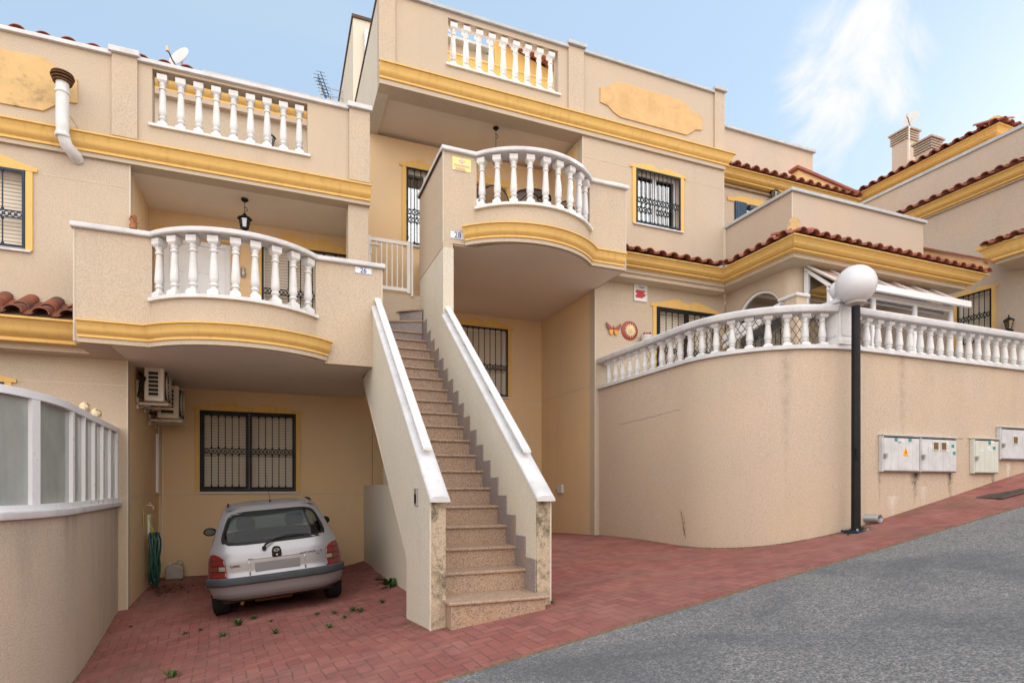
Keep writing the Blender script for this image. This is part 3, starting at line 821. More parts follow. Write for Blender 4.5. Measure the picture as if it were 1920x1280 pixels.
# joints and corner beads
mb = MB()
mb.box(-2.93, -1.88, YF - .002, YF + .01, 4.083, 4.093); mb.box(XL, -1.91, YF - .003, YF + .01, 1.372, 1.388)
mb.box(XL, -1.91, YF - .003, YF + .01, -.15, -.135)
mb.box(-1.897, -1.893, YF + .2, YK, -.15, -.138)
mb.box(-1.9, 1.6, YK - .003, YK + .01, -.152, -.138)
mb.parts('joint_strip', 'joint_light', h26)
mb = MB(); mb.box(-1.903, -1.885, YF - .004, YF + .012, -1.8, 1.76); mb.box(-1.873, -1.855, YF - .004, YF + .012, 2.2, 4.4); mb.parts('corner_bead', 'bead', h26)
# ledge over the ground floor
led = MB().box(XL, -2.251, 9.15, YF - .003, 1.725, 2.06).build('ledge', 'stucco', h26)
MB().sweep([(XL, 9.13), (-2.252, 9.13)], cornice_prof(1.80, 2.07, .30)).build('cornice', 'yellow', led, smooth=30)
tile_strip(MB(), XL, -2.253, 8.86, 2.10, .60, .27).build('roof_tiles', 'tiles_dark', led, smooth=40)
MB().add([(XL, 8.9, 2.09), (-2.254, 8.9, 2.09), (-2.254, YF, 2.42), (XL, YF, 2.42)], [(0, 1, 2, 3)]).build('tile_bed', 'joint', led)
# mirrored wedge where ledge cornice meets the balcony
MB().prism([(-2.25, 8.52), (-1.9, 8.52), (-1.9, YF - .002), (-2.25, YF - .002)], 'z', 1.726, 1.742).build('ledge_return', 'stucco', h26)
b26 = balcony(h26, -2.25, 1.40, -1.44, .50, -2.20, .62, 0, -1)
MB().box(.62, 1.399, YB + .002, YB + .1, 1.70, 1.7445).build('box_bottom_edge', 'stucco', b26)
# windows, door
window(h26, -4.6, -3.24, .2, 1.34, YF, gm='blue', nbar=8, bands=(.5,))
window(h26, -4.3, -3.02, 3.08, 4.09, YF, gm='blue', nbar=5, bands=(.42,), rise=.14)
w = window(h26, -1.26, .34, -.08, 1.36, YK, gm='black', nbar=5, bands=(.5,), leafs=2, rise=.10)
window(h26, -.23, 1.2, 3.0, 4.1, 10.8, gm='black', nbar=6, bands=(.28,), rise=.16)
d = MB(); d.box(-1.68, -1.60, 10.86, 10.93, 2.2, 4.02); d.box(-.78, -.70, 10.86, 10.93, 2.2, 4.02); d.box(-1.6, -.78, 10.86, 10.93, 3.94, 4.02); d.box(-1.6, -.78, 10.88, 10.93, 2.2, 3.94)
door = d.build('front_door', 'pvc', h26, bev=.004)
mb = MB(); mb.box(-1.42, -.96, 10.868, 10.88, 2.45, 3.5)
mb.prism([(-1.46, 3.5)] + [(-1.19 + .27 * math.cos(t), 3.5 + .13 * math.sin(t)) for t in [math.pi * k / 10 for k in range(10, -1, -1)]], 'y', 10.866, 10.879)
mb.build('door_panel', 'pvc', door, bev=.004)
mb = MB(); mb.box(-1.79, -1.69, 10.78, 10.8, 2.2, 4.03); mb.box(-.69, -.57, 10.78, 10.8, 2.2, 4.03); mb.box(-1.82, -.55, 10.775, 10.8, 4.031, 4.15)
mb.build('door_surround', 'yellow', h26)
# setback roof storey behind the parapet
mb = MB(); wall_y(mb, -7.5, 1.38, 4.621, 7.80, 12.7, 12.9, [])
st = mb.build('setback_wall', 'stucco', h26)
MB().sweep([(-7.5, 12.7), (1.40, 12.7)], cornice_prof(7.38, 7.66, .25)).build('cornice', 'yellow', st, smooth=30)
MB().sweep([(-7.5, 12.7), (1.40, 12.7)], [(.12, 7.28), (.12, 7.375), (-.01, 7.375), (-.01, 7.28)]).build('cornice_fillet', 'stucco', st)
tile_strip(MB(), -7.5, -1.35, 12.4, 7.68, .3, .36, courses=1).build('roof_tiles', 'tiles', st, smooth=40)
MB().box(-1.3, 1.39, 12.55, 12.8, 7.80, 7.90).build('setback_coping', 'coping_grey', st, bev=.006)
MB().box(-2.9, -1.6, 12.68, 12.7, 4.7, 6.6).build('terrace_door', 'shutter', st)
MB().box(-1.1, .3, 12.675, 12.7, 5.0, 6.3).build('terrace_window_surround', 'yellow', st)
MB().box(-1.0, .2, 12.66, 12.7, 5.1, 6.2).build('terrace_window', 'shutter', st)
MB().box(XL, 1.36, YF + .2, 12.69, 4.60, 4.62).build('roof_terrace', 'soffit', h26)

# ================================================================== HOUSE 28
dz = 1.95
h28 = thing('townhouse', 'beige row house numbered 28 with overhanging roof terrace right of the staircase', 'house', None, (5, YF, -.9))
mb = MB(); wall_y(mb, 5.42, 8.40, -1.4, 3.80, YF, YF + .2, [(6.75, 8.15, 1.95, 3.44)])
merge(mb.build('ground_floor_wall', 'stucco', h28))
mb = MB(); wall_y(mb, 5.16, 8.38, 3.80, 6.36, YF + .001, YF + .2, [(6.29, 7.31, 4.98, 6.0)])
merge(mb.build('upper_wall', 'stucco', h28))
mb = MB(); wall_y(mb, 1.51, 8.38, 6.36, 7.85, YF + .002, YF + .19, [(2.64, 4.67, 6.955, 7.76)])
merge(mb.build('roof_parapet', 'stucco', h28))
MB().box(1.51, 1.69, YF + .191, 12.7, 6.36, 7.85).build('side_parapet', 'stucco_pale', h28)
MB().box(1.49, 1.71, YF - .02, 12.75, 7.851, 7.90).build('side_coping', 'coping_dark', h28)
MB().box(5.42, 5.6, YF + .201, YK + .1, -1.6, 3.80).build('carport_side_wall', 'stucco_bounce_tint', h28)
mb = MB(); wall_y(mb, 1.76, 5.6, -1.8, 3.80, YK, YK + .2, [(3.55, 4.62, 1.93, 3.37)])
merge(mb.build('carport_back_wall', 'stucco_bounce_tint', h28))
MB().prism([(2.465, YK - .001), (2.465, 8.53), (2.80, 8.53)] + arc_pts(2.82, 4.77, 8.53, .45) + [(4.79, 8.53), (5.41, 8.53), (5.41, YK - .001)], 'z', 3.615, 3.6295).build('carport_ceiling', 'soffit', h28)
MB().box(2.47, 5.5, YF, YK + .2, 3.76, 4.15).build('loggia_floor', 'soffit', h28)
MB().box(5.16, 5.36, YF + .201, 10.8, 4.15, 6.36).build('loggia_side_wall', 'stucco_bounce_tint', h28)
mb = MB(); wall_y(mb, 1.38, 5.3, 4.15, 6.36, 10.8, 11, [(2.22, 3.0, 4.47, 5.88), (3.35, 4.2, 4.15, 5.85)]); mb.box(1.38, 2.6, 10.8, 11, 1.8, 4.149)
merge(mb.build('loggia_back_wall', 'stucco_bounce_tint', h28))
MB().box(1.512, 5.36, YF + .191, 11, 6.42, 6.6).build('loggia_ceiling', 'soffit', h28)
mb = MB(); mb.box(1.512, 1.62, YF + .191, 10.9, 6.361, 6.419); mb.box(1.62, 5.159, YF + .191, YF + .29, 6.361, 6.419); mb.build('ceiling_edge', 'stucco', h28)
window(h28, 2.22, 3.0, 4.47, 5.88, 10.8, gm='green_iron', nbar=5, bands=(.42,), kind='glass', rise=.12)
window(h28, 6.29, 7.31, 4.98, 6.0, YF, gm='green_iron', nbar=9, bands=(.42,), kind='glass', rise=.06)
window(h28, 6.75, 8.15, 1.95, 3.44, YF, gm='black', nbar=3, bands=(.45,), leafs=2, rise=.14)
window(h28, 3.55, 4.62, 1.93, 3.37, YK, gm='black', nbar=7, bands=(.42,), rise=.12)
# balcony door
d = MB(); d.box(3.35, 3.42, 10.86, 10.93, 4.15, 5.85); d.box(4.13, 4.2, 10.86, 10.93, 4.15, 5.85); d.box(3.42, 4.13, 10.86, 10.93, 5.77, 5.85)
dd = d.build('balcony_door', 'wood', h28); MB().box(3.42, 4.13, 10.89, 10.91, 4.15, 5.77).build('pane', 'glass', dd)
mb = MB(); mb.box(3.22, 3.345, 10.78, 10.8, 4.15, 5.86); mb.box(4.205, 4.33, 10.78, 10.8, 4.15, 5.86); mb.box(3.2, 4.35, 10.775, 10.8, 5.861, 5.99); mb.build('door_surround', 'yellow', h28)
# roof edge
mb = MB(); mb.box(1.76, 4.86, YF - .05, YF + .24, 7.851, 7.905); mb.box(5.17, 8.13, YF - .05, YF + .24, 7.851, 7.905)
mb.build('roof_coping', 'coping_grey', h28, bev=.006)
for a, b in ((1.505, 1.765), (4.86, 5.17), (8.13, 8.375)):
    p = MB().box(a, b, YF - .035, YF - .0005, 6.74, 7.9).build('pilaster', 'stucco', h28, bev=.004)
    MB().box(a - .03, b + .03, YF - .09, YF + .27, 7.906, 7.97).build('pilaster_cap', 'coping_grey', p, bev=.006)
bs = MB().box(2.60, 4.71, YF - .04, YF + .23, 6.957, 6.995).build('roof_balustrade', 'white', h28, bev=.004)
balusters(bs, [(2.64 + 2.03 * (i + .5) / 9, YF + .09) for i in range(9)], BAL_TALL, 6.995)
cp = [(1.51, YF), (8.38, YF), (8.38, YF + .7)]
MB().sweep(cp, cornice_prof(6.44, 6.665, .17)).build('cornice', 'yellow', h28, smooth=30)
MB().sweep([(1.51, YF), (8.38, YF)], [(.05, 6.362), (.05, 6.438), (-.01, 6.438), (-.01, 6.362)]).build('cornice_fillet', 'stucco', h28)
MB().prism([(5.52, 7.32), (5.68, 7.36), (5.78, 7.46), (5.9, 7.52), (7.3, 7.52), (7.45, 7.46), (7.56, 7.37), (7.82, 7.32), (7.82, 7.05), (7.66, 7.02), (7.56, 6.94), (7.45, 6.87), (5.95, 6.87), (5.8, 6.93), (5.68, 7.02), (5.52, 7.05)], 'y', YF - .022, YF + .01).build('ochre_panel', 'panel', h28, bev=.003)
mb = MB(); mb.box(5.17, 6.2, YF - .002, YF + .01, 5.985, 5.995); mb.box(7.45, 8.37, YF - .002, YF + .01, 5.985, 5.995)
mb.box(5.44, 6.6, YF - .003, YF + .01, 3.415, 3.427)
mb.box(5.415, 5.421, YF + .2, YK, 1.872, 1.884); mb.box(2.5, 5.42, YK - .003, YK + .01, 1.872, 1.884); mb.box(5.44, 5.5, YF - .003, YF + .01, 1.872, 1.884)
mb.parts('joint_strip', 'joint_light', h28)
mb = MB(); mb.box(5.411, 5.429, YF - .004, YF + .012, -1, 3.72); mb.box(5.151, 5.169, YF - .004, YF + .012, 4.15, 6.36); mb.box(8.37, 8.388, YF - .004, YF + .012, 4.6, 6.4); mb.parts('corner_bead', 'bead', h28)
b28 = balcony(h28, 2.30, 5.46, 2.82, 4.77, 2.66, 5.40, 1.885, 1)
# left end wall of the balcony, rising from the staircase
mb = MB(); mb.prism([(8.502, 2.1005), (10.05, 2.1005), (10.05, 4.985), (8.652, 4.985), (8.652, 3.8), (8.502, 3.8)], 'x', 2.3005, 2.4495)
mb.xf(lambda p: (p[0], p[1], min(p[2], 3.556)))
mb.box(2.2995, 2.46, YB - .001, YB + .16, 2.5205, 3.556)
mb.build('balcony_end_wall', 'stucco_pale', h28)
MB().box(2.2985, 2.4505, 8.5015, 10.05, 3.557, 4.984).build('balcony_end_parapet', 'stucco', h28)
MB().box(2.27, 2.48, YB + .2, 10.08, 4.99, 5.05).build('end_wall_coping', 'coping', h28, bev=.004)
MB().box(2.268, 2.3, YB + .05, 10.05, 4.965, 4.989).build('drip_edge', 'coping_dark', h28)
MB().box(2.2965, 2.31, YB, 10.05, 3.555, 3.567).build('joint_strip', 'joint', h28)
# ledge over the ground floor (continued round the corner house)
led = MB().box(5.47, 8.13, 9.15, YF - .003, 3.80, 4.1).build('ledge', 'stucco', h28)
# roof storey behind and stair tower
mb = MB(); wall_y(mb, 3.0, 5.3, 6.6, 9.85, 12.7, 12.9); st = mb.build('setback_wall', 'stucco', h28)
MB().sweep([(2.9, 12.7), (8.3, 12.7)], cornice_prof(9.20, 9.5, .25)).build('cornice', 'yellow', st, smooth=30)
mb = MB(); wall_y(mb, 5.3, 8.3, 6.6, 9.5, 12.7, 12.9); mb.build('setback_side', 'stucco', st)
MB().box(2.95, 4.45, 12.5, 12.9, 9.851, 9.91).build('setback_coping', 'coping_grey', st)
mb = MB(); mb.prism([(4.6, 9.45), (8.4, 9.45), (8.4, 9.2), (4.75, 10.1), (4.6, 10.1)], 'y', 12.55, 12.75); mb.build('gable', 'yellow', st)
mb = MB(); tile_strip(mb, 4.6, 8.4, 12.2, 0, .1, .27, courses=1); mb.xf(lambda p: (p[0], p[1], p[2] + 10.12 - (p[0] - 4.6) * .25)); mb.build('roof_tiles', 'tiles', st, smooth=40)
tw = MB().box(1.53, 4.6, 13.0, 17, 6.0, 10.05).build('stair_tower', 'stucco_pale', h28)
mb = MB(); mb.box(1.50, 4.65, 12.96, 17.05, 10.051, 10.11); mb.build('tower_coping', 'coping_dark', tw)
MB().tube([(1.80, 12.93, 8.2), (1.80, 12.93, 9.75), (1.82, 12.99, 9.83)], .04, 8).build('vent_pipe', 'pvc', tw, smooth=40)
MB().prism([(13.0, 6.5), (13.4, 6.5), (13.0, 7.9)], 'x', 1.515, 1.528).build('tower_trim', 'yellow', tw)
MB().box(1.70, 8.38, YF + .2, 12.69, 6.601, 6.62).build('roof_terrace', 'soffit', h28)

# ================================================================== CORNER HOUSE (bay, ledge and setback storeys)
hc = thing('corner_house', 'corner house with projecting bay, arched opening, tiled ledge and white conservatory', 'house', None, (10, 7.8, .2))
BX, BY = 8.43, 7.80
# bay walls: left face with arch, rounded corner, front
arcn = 16; ax0, ax1, azb, azt = 7.95, 9.18, 1.5, 3.10     # arch in the left face (y range), springing height
mb = MB()
ys = [8.02] + [ax0 + (ax1 - ax0) * (1 - math.cos(math.pi * i / arcn)) / 2 for i in range(arcn + 1)] + [YF]
def archz(y):
    c = (ax0 + ax1) / 2; r = (ax1 - ax0) / 2
    return azt + math.sqrt(max(0, r * r - (y - c) ** 2))
ax0 = 8.02
ys = [ax0 + (ax1 - ax0) * (1 - math.cos(math.pi * i / arcn)) / 2 for i in range(arcn + 1)]
for a, b in zip(ys, ys[1:]):
    mb.hexa([(BX, a, archz(a)), (BX + .25, a, archz(a)), (BX + .25, b, archz(b)), (BX, b, archz(b)), (BX, a, 3.87), (BX + .25, a, 3.87), (BX + .25, b, 3.87), (BX, b, 3.87)])
mb.box(BX, BX + .25, ax1, YF - .001, -.5, 3.87)
cor = [(BX + .2 - .2 * math.cos(t), BY + .2 - .2 * math.sin(t)) for t in [math.pi / 2 * k / 8 for k in range(9)]]
mb.prism([(BX, ax0)] + cor + [(BX + .25, BY), (BX + .25, ax0)], 'z', -.5, 3.87)
wall = mb.build('bay_wall', 'stucco', hc, smooth=30)
merge(wall)
mb = MB(); wall_y(mb, BX + .25, 12.3, -.5, 3.87, BY, BY + .2, [(9.0, 11.9, 1.8, 3.3)]); merge(mb.build('bay_front_wall', 'stucco', hc))
MB().box(12.1, 12.3, BY + .2, 12, -.5, 3.87).build('bay_end_wall', 'stucco', hc)
# arch trim and sliding doors behind
mb = MB()
c = (ax0 + ax1) / 2; r = (ax1 - ax0) / 2
ap = [(c - r * math.cos(math.pi * k / 20), azt + r * math.sin(math.pi * k / 20)) for k in range(21)]
ap = [(ax0, 1.5)] + ap + [(ax1, 1.5)]
for (a, b) in zip(ap, ap[1:]):
    def sc_(p, k): return (c + (p[0] - c) * k, azt + (p[1] - azt) * k if p[1] > azt else p[1])
    o1, o2, i1, i2 = sc_(a, 1.0), sc_(b, 1.0), sc_(a, .92), sc_(b, .92)
    mb.hexa([(BX + .04, o1[0], o1[1]), (BX + .10, o1[0], o1[1]), (BX + .10, o2[0], o2[1]), (BX + .04, o2[0], o2[1]), (BX + .04, i1[0], i1[1]), (BX + .10, i1[0], i1[1]), (BX + .10, i2[0], i2[1]), (BX + .04, i2[0], i2[1])])
arch = mb.build('arch_window', 'pvc', hc)
MB().box(BX + .06, BX + .07, ax0 + .03, ax1 - .03, 1.6, 3.65).build('pane', 'glass', arch)
MB().box(BX + .5, BX + .52, ax0 + .03, ax1 - .03, 1.6, 3.1).build('bamboo_blind', 'wicker', arch)
MB().box(BX + .26, 12.0, BY + .25, 11.8, 3.8, 3.86).build('inner_ceiling', 'soffit', hc)
MB().box(8.45, 12.0, 11.0, 11.2, 1.5, 3.8).build('inner_wall', 'stucco', hc)
# ledge
LX, LY = BX - .30, BY - .30
sl = MB().prism([(LX, YF - .002), (LX, LY), (12.55, LY), (12.55, 11.5), (BX + .3, 11.5), (BX + .3, YF - .002)], 'z', 3.871, 4.12); led2 = sl.build('ledge', 'stucco', hc)
path = [(5.48, 9.13), (LX - .02, 9.13), (LX - .02, LY - .02), (12.57, LY - .02), (12.57, 10.5)]
MB().sweep(path, cornice_prof(3.95, 4.12, .30)).build('cornice', 'yellow', led2, smooth=30)
MB().sweep([(5.48, 9.14), (LX - .01, 9.14), (LX - .01, LY - .01), (12.56, LY - .01), (12.56, 10.5)], [(.035, 3.872), (.035, 3.948), (-.02, 3.948), (-.02, 3.872)]).build('cornice_fillet', 'stucco', led2)
t = MB()
tile_strip(t, 5.5, LX - .28, 8.84, 4.15, .30, .25)
tile_strip(t, LY - .25, 8.84, LX - .30, 4.15, .30, .25, along='y')
tile_strip(t, LX - .28, 12.9, LY - .30, 4.15, .30, .25)
t.build('roof_tiles', 'tiles', led2, smooth=40)
b = MB()
b.add([(5.5, 8.9, 4.13), (LX - .27, 8.9, 4.13), (LX + .3, YF, 4.30), (5.5, YF, 4.30)], [(0, 1, 2, 3)])
b.add([(LX - .27, 8.9, 4.13), (LX - .27, LY - .27, 4.13), (BX, BY, 4.32), (BX, YF, 4.32)], [(0, 1, 2, 3)])
b.add([(LX - .27, LY - .27, 4.13), (12.85, LY - .27, 4.13), (12.3, BY, 4.32), (BX, BY, 4.32)], [(0, 1, 2, 3)])
b.build('tile_bed', 'joint_dark', led2)
g = MB(); g.lathe([(.07, 0), (.085, .03), (.085, .26)], (0, 0, 0), 10); g.xf(lambda p: (LX - .22 - p[2] * .0 + p[0], 9.02 - .0 + p[1], 4.16 + p[2] * .5)); g.build('valley_spout', 'grey_metal', led2, smooth=40)
g = MB(); pr = [(-.10, 0), (-.10, .14), (-.06, .20), (0, .22), (.06, .20), (.10, .14), (.10, 0)]
g.prism(pr, 'y', -.05, .5); g.xf(lambda p: (LX - .12 + (p[0] * .7071 + p[1] * .7071), LY - .12 + (-p[0] * .7071 + p[1] * .7071), 4.20 + p[2] * 1.25 + p[1] * .1)); g.build('hip_cap', 'panel_dirty', led2)
# right hand verge
MB().prism([(7.2, 4.16), (7.2, 4.36), (8.6, 5.16), (8.6, 4.2)], 'x', 12.70, 12.86).build('verge', 'panel', led2)
MB().prism([(7.12, 4.33), (7.12, 4.37), (8.65, 5.24), (8.65, 5.19)], 'x', 12.66, 12.92).build('verge_tiles', 'tiles', led2)
# bay parapet
mb = MB(); mb.box(BX, BX + .18, BY, 9.448, 4.2, 5.19); mb.box(BX + .18, 11.88, BY, BY + .18, 4.2, 5.19); mb.box(11.70, 11.88, BY + .18, 10.4, 4.2, 5.19)
pb = mb.build('bay_parapet', 'stucco_pink', hc)
mb = MB(); mb.prism([(BX - .05, 9.447), (BX - .05, BY - .05), (11.93, BY - .05), (11.93, 10.4), (11.66, 10.4), (11.66, BY + .23), (BX + .23, BY + .23), (BX + .23, 9.447)], 'z', 5.191, 5.25)
mb.build('parapet_coping', 'coping_grey', pb, bev=.005)
MB().box(BX - .006, BX + .012, BY - .006, BY + .012, 4.4, 5.19).build('corner_bead', 'bead', pb)
MB().box(BX + .18, 11.7, BY + .18, 10.5, 4.25, 4.28).build('bay_roof', 'soffit', hc)
# setback upper storey at Y = 10.5
mb = MB(); wall_y(mb, 8.385, 12.65, 4.28, 6.80, 10.5, 10.7, [(9.95, 10.95, 5.3, 6.42)]); merge(mb.build('upper_wall', 'stucco', hc))
up = MB().box(8.386, 12.9, 10.46, 11.0, 6.80, 6.99).build('eaves', 'stucco', hc)
MB().sweep([(8.386, 10.44), (12.9, 10.44), (12.9, 11)], cornice_prof(6.80, 6.98, .3)).build('cornice', 'yellow', up, smooth=30)
MB().sweep([(8.386, 10.46), (12.7, 10.46)], [(.03, 6.72), (.03, 6.76), (-.01, 6.76), (-.01, 6.72)]).build('cornice_fillet', 'joint', up)
tile_strip(MB(), 8.39, 13.2, 10.14, 7.01, .25, .27).build('roof_tiles', 'tiles', up, smooth=40)
MB().box(9.4, 11.1, 10.475, 10.5, 6.43, 6.52).build('window_head', 'yellow', hc)
MB().prism([(9.6, 6.52), (11.0, 6.52), (10.9, 6.60), (9.7, 6.58)], 'y', 10.477, 10.5).build('window_head_top', 'yellow', hc)
ww = MB(); ww.box(9.95, 10.95, 10.6, 10.65, 5.3, 6.42); ww = ww.build('window', 'glass', hc)
mb = MB()
for k in range(7): mb.box(9.62 + k * .045, 9.655 + k * .045, 10.455, 10.498, 5.3, 6.44)
mb.box(9.61, 9.945, 10.47, 10.495, 5.28, 6.45); mb.build('blue_shutter', 'blue_wood', ww)
MB().box(9.97, 10.9, 10.38, 10.5, 6.30, 6.38).build('window_bar', 'blue_wood', ww)
blk = MB().box(10.9, 14.3, 12.5, 12.7, 7.0, 9.55).build('roof_block', 'stucco_pink', hc)
MB().box(10.85, 14.35, 12.42, 12.76, 9.551, 9.62).build('block_coping', 'coping_grey', blk)
g = MB(); g.prism([(13.0, 7.6), (15.3, 7.6), (15.5, 8.35), (13.2, 8.62)], 'y', 12.0, 12.2); g.build('rear_gable', 'panel', hc)
g = MB().prism([(13.1, 8.63), (15.6, 8.34), (15.6, 8.40), (13.1, 8.70)], 'y', 11.93, 12.25); g.build('rear_gable_tiles', 'tiles', hc)
# conservatory on the bay front
cx0, cx1, cy = 8.68, 11.87, 7.24
cons = MB()
for x in (cx0, 9.72, 10.80, cx1 - .06): cons.box(x, x + .07, cy, cy + .07, 1.6, 3.33)
cons.box(cx0, cx1 + .01, cy - .004, cy + .074, 3.30, 3.40); cons.box(cx0, cx1, cy + .002, cy + .068, 1.55, 1.62); 
cons.box(cx0, cx0 + .07, 7.70, 7.78, 1.6, 3.80); cons.box(cx0 + .002, cx0 + .068, cy + .07, 7.72, 2.95, 3.02)
cons.box(cx1 - .07, cx1 + .001, 7.70, 7.78, 1.6, 3.80)
for x in (cx0, cx1 - .07): cons.hexa([(x, cy, 3.34), (x + .072, cy, 3.34), (x + .072, 7.78, 3.82), (x, 7.78, 3.82), (x, cy, 3.42), (x + .072, cy, 3.42), (x + .072, 7.78, 3.9), (x, 7.78, 3.9)])
con = cons.build('conservatory', 'pvc', hc, bev=.006)
mb = MB()
for a, b in ((cx0 + .07, 9.72), (9.79, 10.80), (10.87, cx1 - .06)): mb.box(a, b, cy + .03, cy + .038, 1.62, 3.30)
mb.build('pane', 'glass_sun', con)
mb = MB(); mb.box(cx0 + .03, cx0 + .038, cy + .07, 7.70, 1.62, 2.95); mb.box(cx0 + .03, cx0 + .038, cy + .07, 7.70, 3.02, 3.45); mb.build('side_pane', 'glass', con)
mb = MB(); e = .18
mb.hexa([(cx0 - .02, cy - e, 3.30), (cx1 + .08, cy - e, 3.30), (cx1 + .08, 7.79, 3.84), (cx0 - .02, 7.79, 3.84), (cx0 - .02, cy - e, 3.315), (cx1 + .08, cy - e, 3.315), (cx1 + .08, 7.79, 3.855), (cx0 - .02, 7.79, 3.855)])
mb.xf(lambda p: (p[0], p[1], p[2] + .07)); mb.build('sloping_roof_sheet', 'roof_glass', con)
mb = MB()
n = 6
for k in range(n + 1):
    x = cx0 - .02 + (cx1 + .06 - cx0) * k / n
    mb.hexa([(x, cy - e, 3.39), (x + .05, cy - e, 3.39), (x + .05, 7.79, 3.93), (x, 7.79, 3.93), (x, cy - e, 3.43), (x + .05, cy - e, 3.43), (x + .05, 7.79, 3.965), (x, 7.79, 3.965)])
mb.box(cx0 - .05, cx1 + .12, cy - e - .07, cy - e, 3.33, 3.44)
mb.build('roof_rafters', 'pvc', con, bev=.004)
# pier with white cap and sloping rail beside it
pier = MB().box(8.12, 8.36, 7.42, 7.66, 1.4, 3.20).build('garden_pier', 'stucco', hc)
mb = MB(); mb.box(8.08, 8.40, 7.38, 7.80, 3.201, 3.26); mb.build('pier_cap', 'coping', pier, bev=.02)
mb = MB(); mb.hexa([(8.2, 7.85, 3.1), (8.3, 7.85, 3.1), (8.3, 9.3, 2.86), (8.2, 9.3, 2.86), (8.2, 7.85, 3.23), (8.3, 7.85, 3.23), (8.3, 9.3, 3.0), (8.2, 9.3, 3.0)])
mb.hexa([(8.22, 7.85, 3.08), (8.28, 7.85, 3.08), (8.28, 9.3, 2.74), (8.22, 9.3, 2.74), (8.22, 7.85, 3.16), (8.28, 7.85, 3.16), (8.28, 9.3, 2.82), (8.22, 9.3, 2.82)])
mb.build('sloping_rail', 'pvc', pier)

# ================================================================== NEIGHBOUR at the top right
NX = 14.5
hn = thing('neighbour_house', 'tall neighbouring house at far right with tiled eaves and twin chimneys', 'house', None, (NX, 8, 1))
mb = MB()
def wall_x(mb, x, y0, y1, z0, z1, holes=(), t=.2):
    m2 = MB(); wall_y(m2, y0, y1, z0, z1, 0, t, holes); m2.xf(lambda p: (x + p[1], p[0], p[2])); mb.add(m2.v, m2.f); return mb
wall_x(mb, NX, 3.0, 13.0, -1, 6.42, [(8.05, 8.75, 3.2, 4.33)])
merge(mb.build('side_wall', 'stucco_pink', hn))
MB().box(NX + .2, 24, 3.0, 3.2, -1, 6.42).build('front_wall', 'stucco_pink', hn)
mb = MB(); mb.sweep([(NX, 13.0), (NX, 3.0)], cornice_prof(6.46, 6.66, .26)); c1 = mb.build('eaves_cornice', 'yellow', hn, smooth=30)
MB().sweep([(NX, 13.0), (NX, 3.0)], [(.06, 6.421), (.06, 6.458), (-.01, 6.458), (-.01, 6.421)]).build('cornice_fillet', 'stucco', c1)
MB().box(NX + .001, NX + 1, 3.01, 12.99, 6.43, 6.66).build('eaves_block', 'stucco', c1)
tile_strip(MB(), 3.0, 13.0, NX - .28, 6.69, .34, .27, along='y').build('roof_tiles', 'tiles', c1, smooth=40)
MB().box(NX + .001, NX + .2, 3.0, 13.0, 6.85, 7.50).build('upper_parapet', 'stucco_pink', hn)
MB().box(NX - .04, NX + .24, 3.0, 11.25, 7.501, 7.57).build('parapet_coping', 'coping_grey', hn)
MB().box(NX + .2, 20, 11.3, 11.5, 6.5, 7.50).build('rear_parapet', 'stucco', hn)
MB().box(NX + .2, 20, 11.25, 11.55, 7.501, 7.57).build('rear_coping', 'coping_grey', hn)
top = MB().box(16.0, 21, 8.9, 14.5, 7.0, 8.25).build('penthouse', 'stucco', hn)
MB().sweep([(15.98, 14.5), (15.98, 8.88), (21, 8.88)], cornice_prof(8.27, 8.48, .36)).build('cornice', 'yellow', top, smooth=30)
MB().box(15.99, 21, 8.89, 14.5, 8.26, 8.48).build('eaves_block', 'stucco', top)
t = MB(); tile_strip(t, 8.46, 14.8, 15.60, 8.50, .35, .27, along='y'); tile_strip(t, 15.56, 21, 8.50, 8.50, .35, .27); t.build('roof_tiles', 'tiles', top, smooth=40)
MB().add([(15.6, 8.5, 8.49), (21, 8.5, 8.49), (21, 11.6, 9.6), (18.6, 11.6, 9.6)], [(0, 1, 2, 3)]).add([(15.6, 8.5, 8.49), (15.6, 14.8, 8.49), (18.6, 14.8, 9.6), (18.6, 11.6, 9.6)], [(0, 1, 2, 3)]).build('roof_slope', 'tiles', top)
g = MB(); g.lathe([(.12, 0), (.14, .1), (.12, .5)], (0, 0, 0), 10); g.xf(lambda p: (15.75 + p[2] * .7 + p[0] * .7, 8.65 + p[2] * .7 - p[0] * .7, 8.64 + p[1] * .8 + p[2] * .22)); g.build('hip_tile', 'panel', top, smooth=40)
def chimney(x, y, z0, z1, s):
    c_ = MB().box(x - s, x + s, y - s, y + s, z0, z1 - .35).build('chimney', 'stucco_pink', hn)
    mb = MB()
    for k in range(4): mb.box(x - s - .04, x + s + .04, y - s - .04, y + s + .04, z1 - .34 + k * .075, z1 - .30 + k * .075)
    mb.box(x - s + .06, x + s - .06, y - s + .06, y + s - .06, z1 - .35, z1 - .05)
    mb.box(x - s - .08, x + s + .08, y - s - .08, y + s + .08, z1 - .05, z1)
    mb.build('chimney_cap', 'brick_pale', c_)
    return c_
p = PX(1696, 250, 18.3); chimney(p[0], p[1], 8.3, p[2], .24)
p = PX(1740, 266, 17.6); chimney(p[0], p[1], 8.3, p[2], .22)
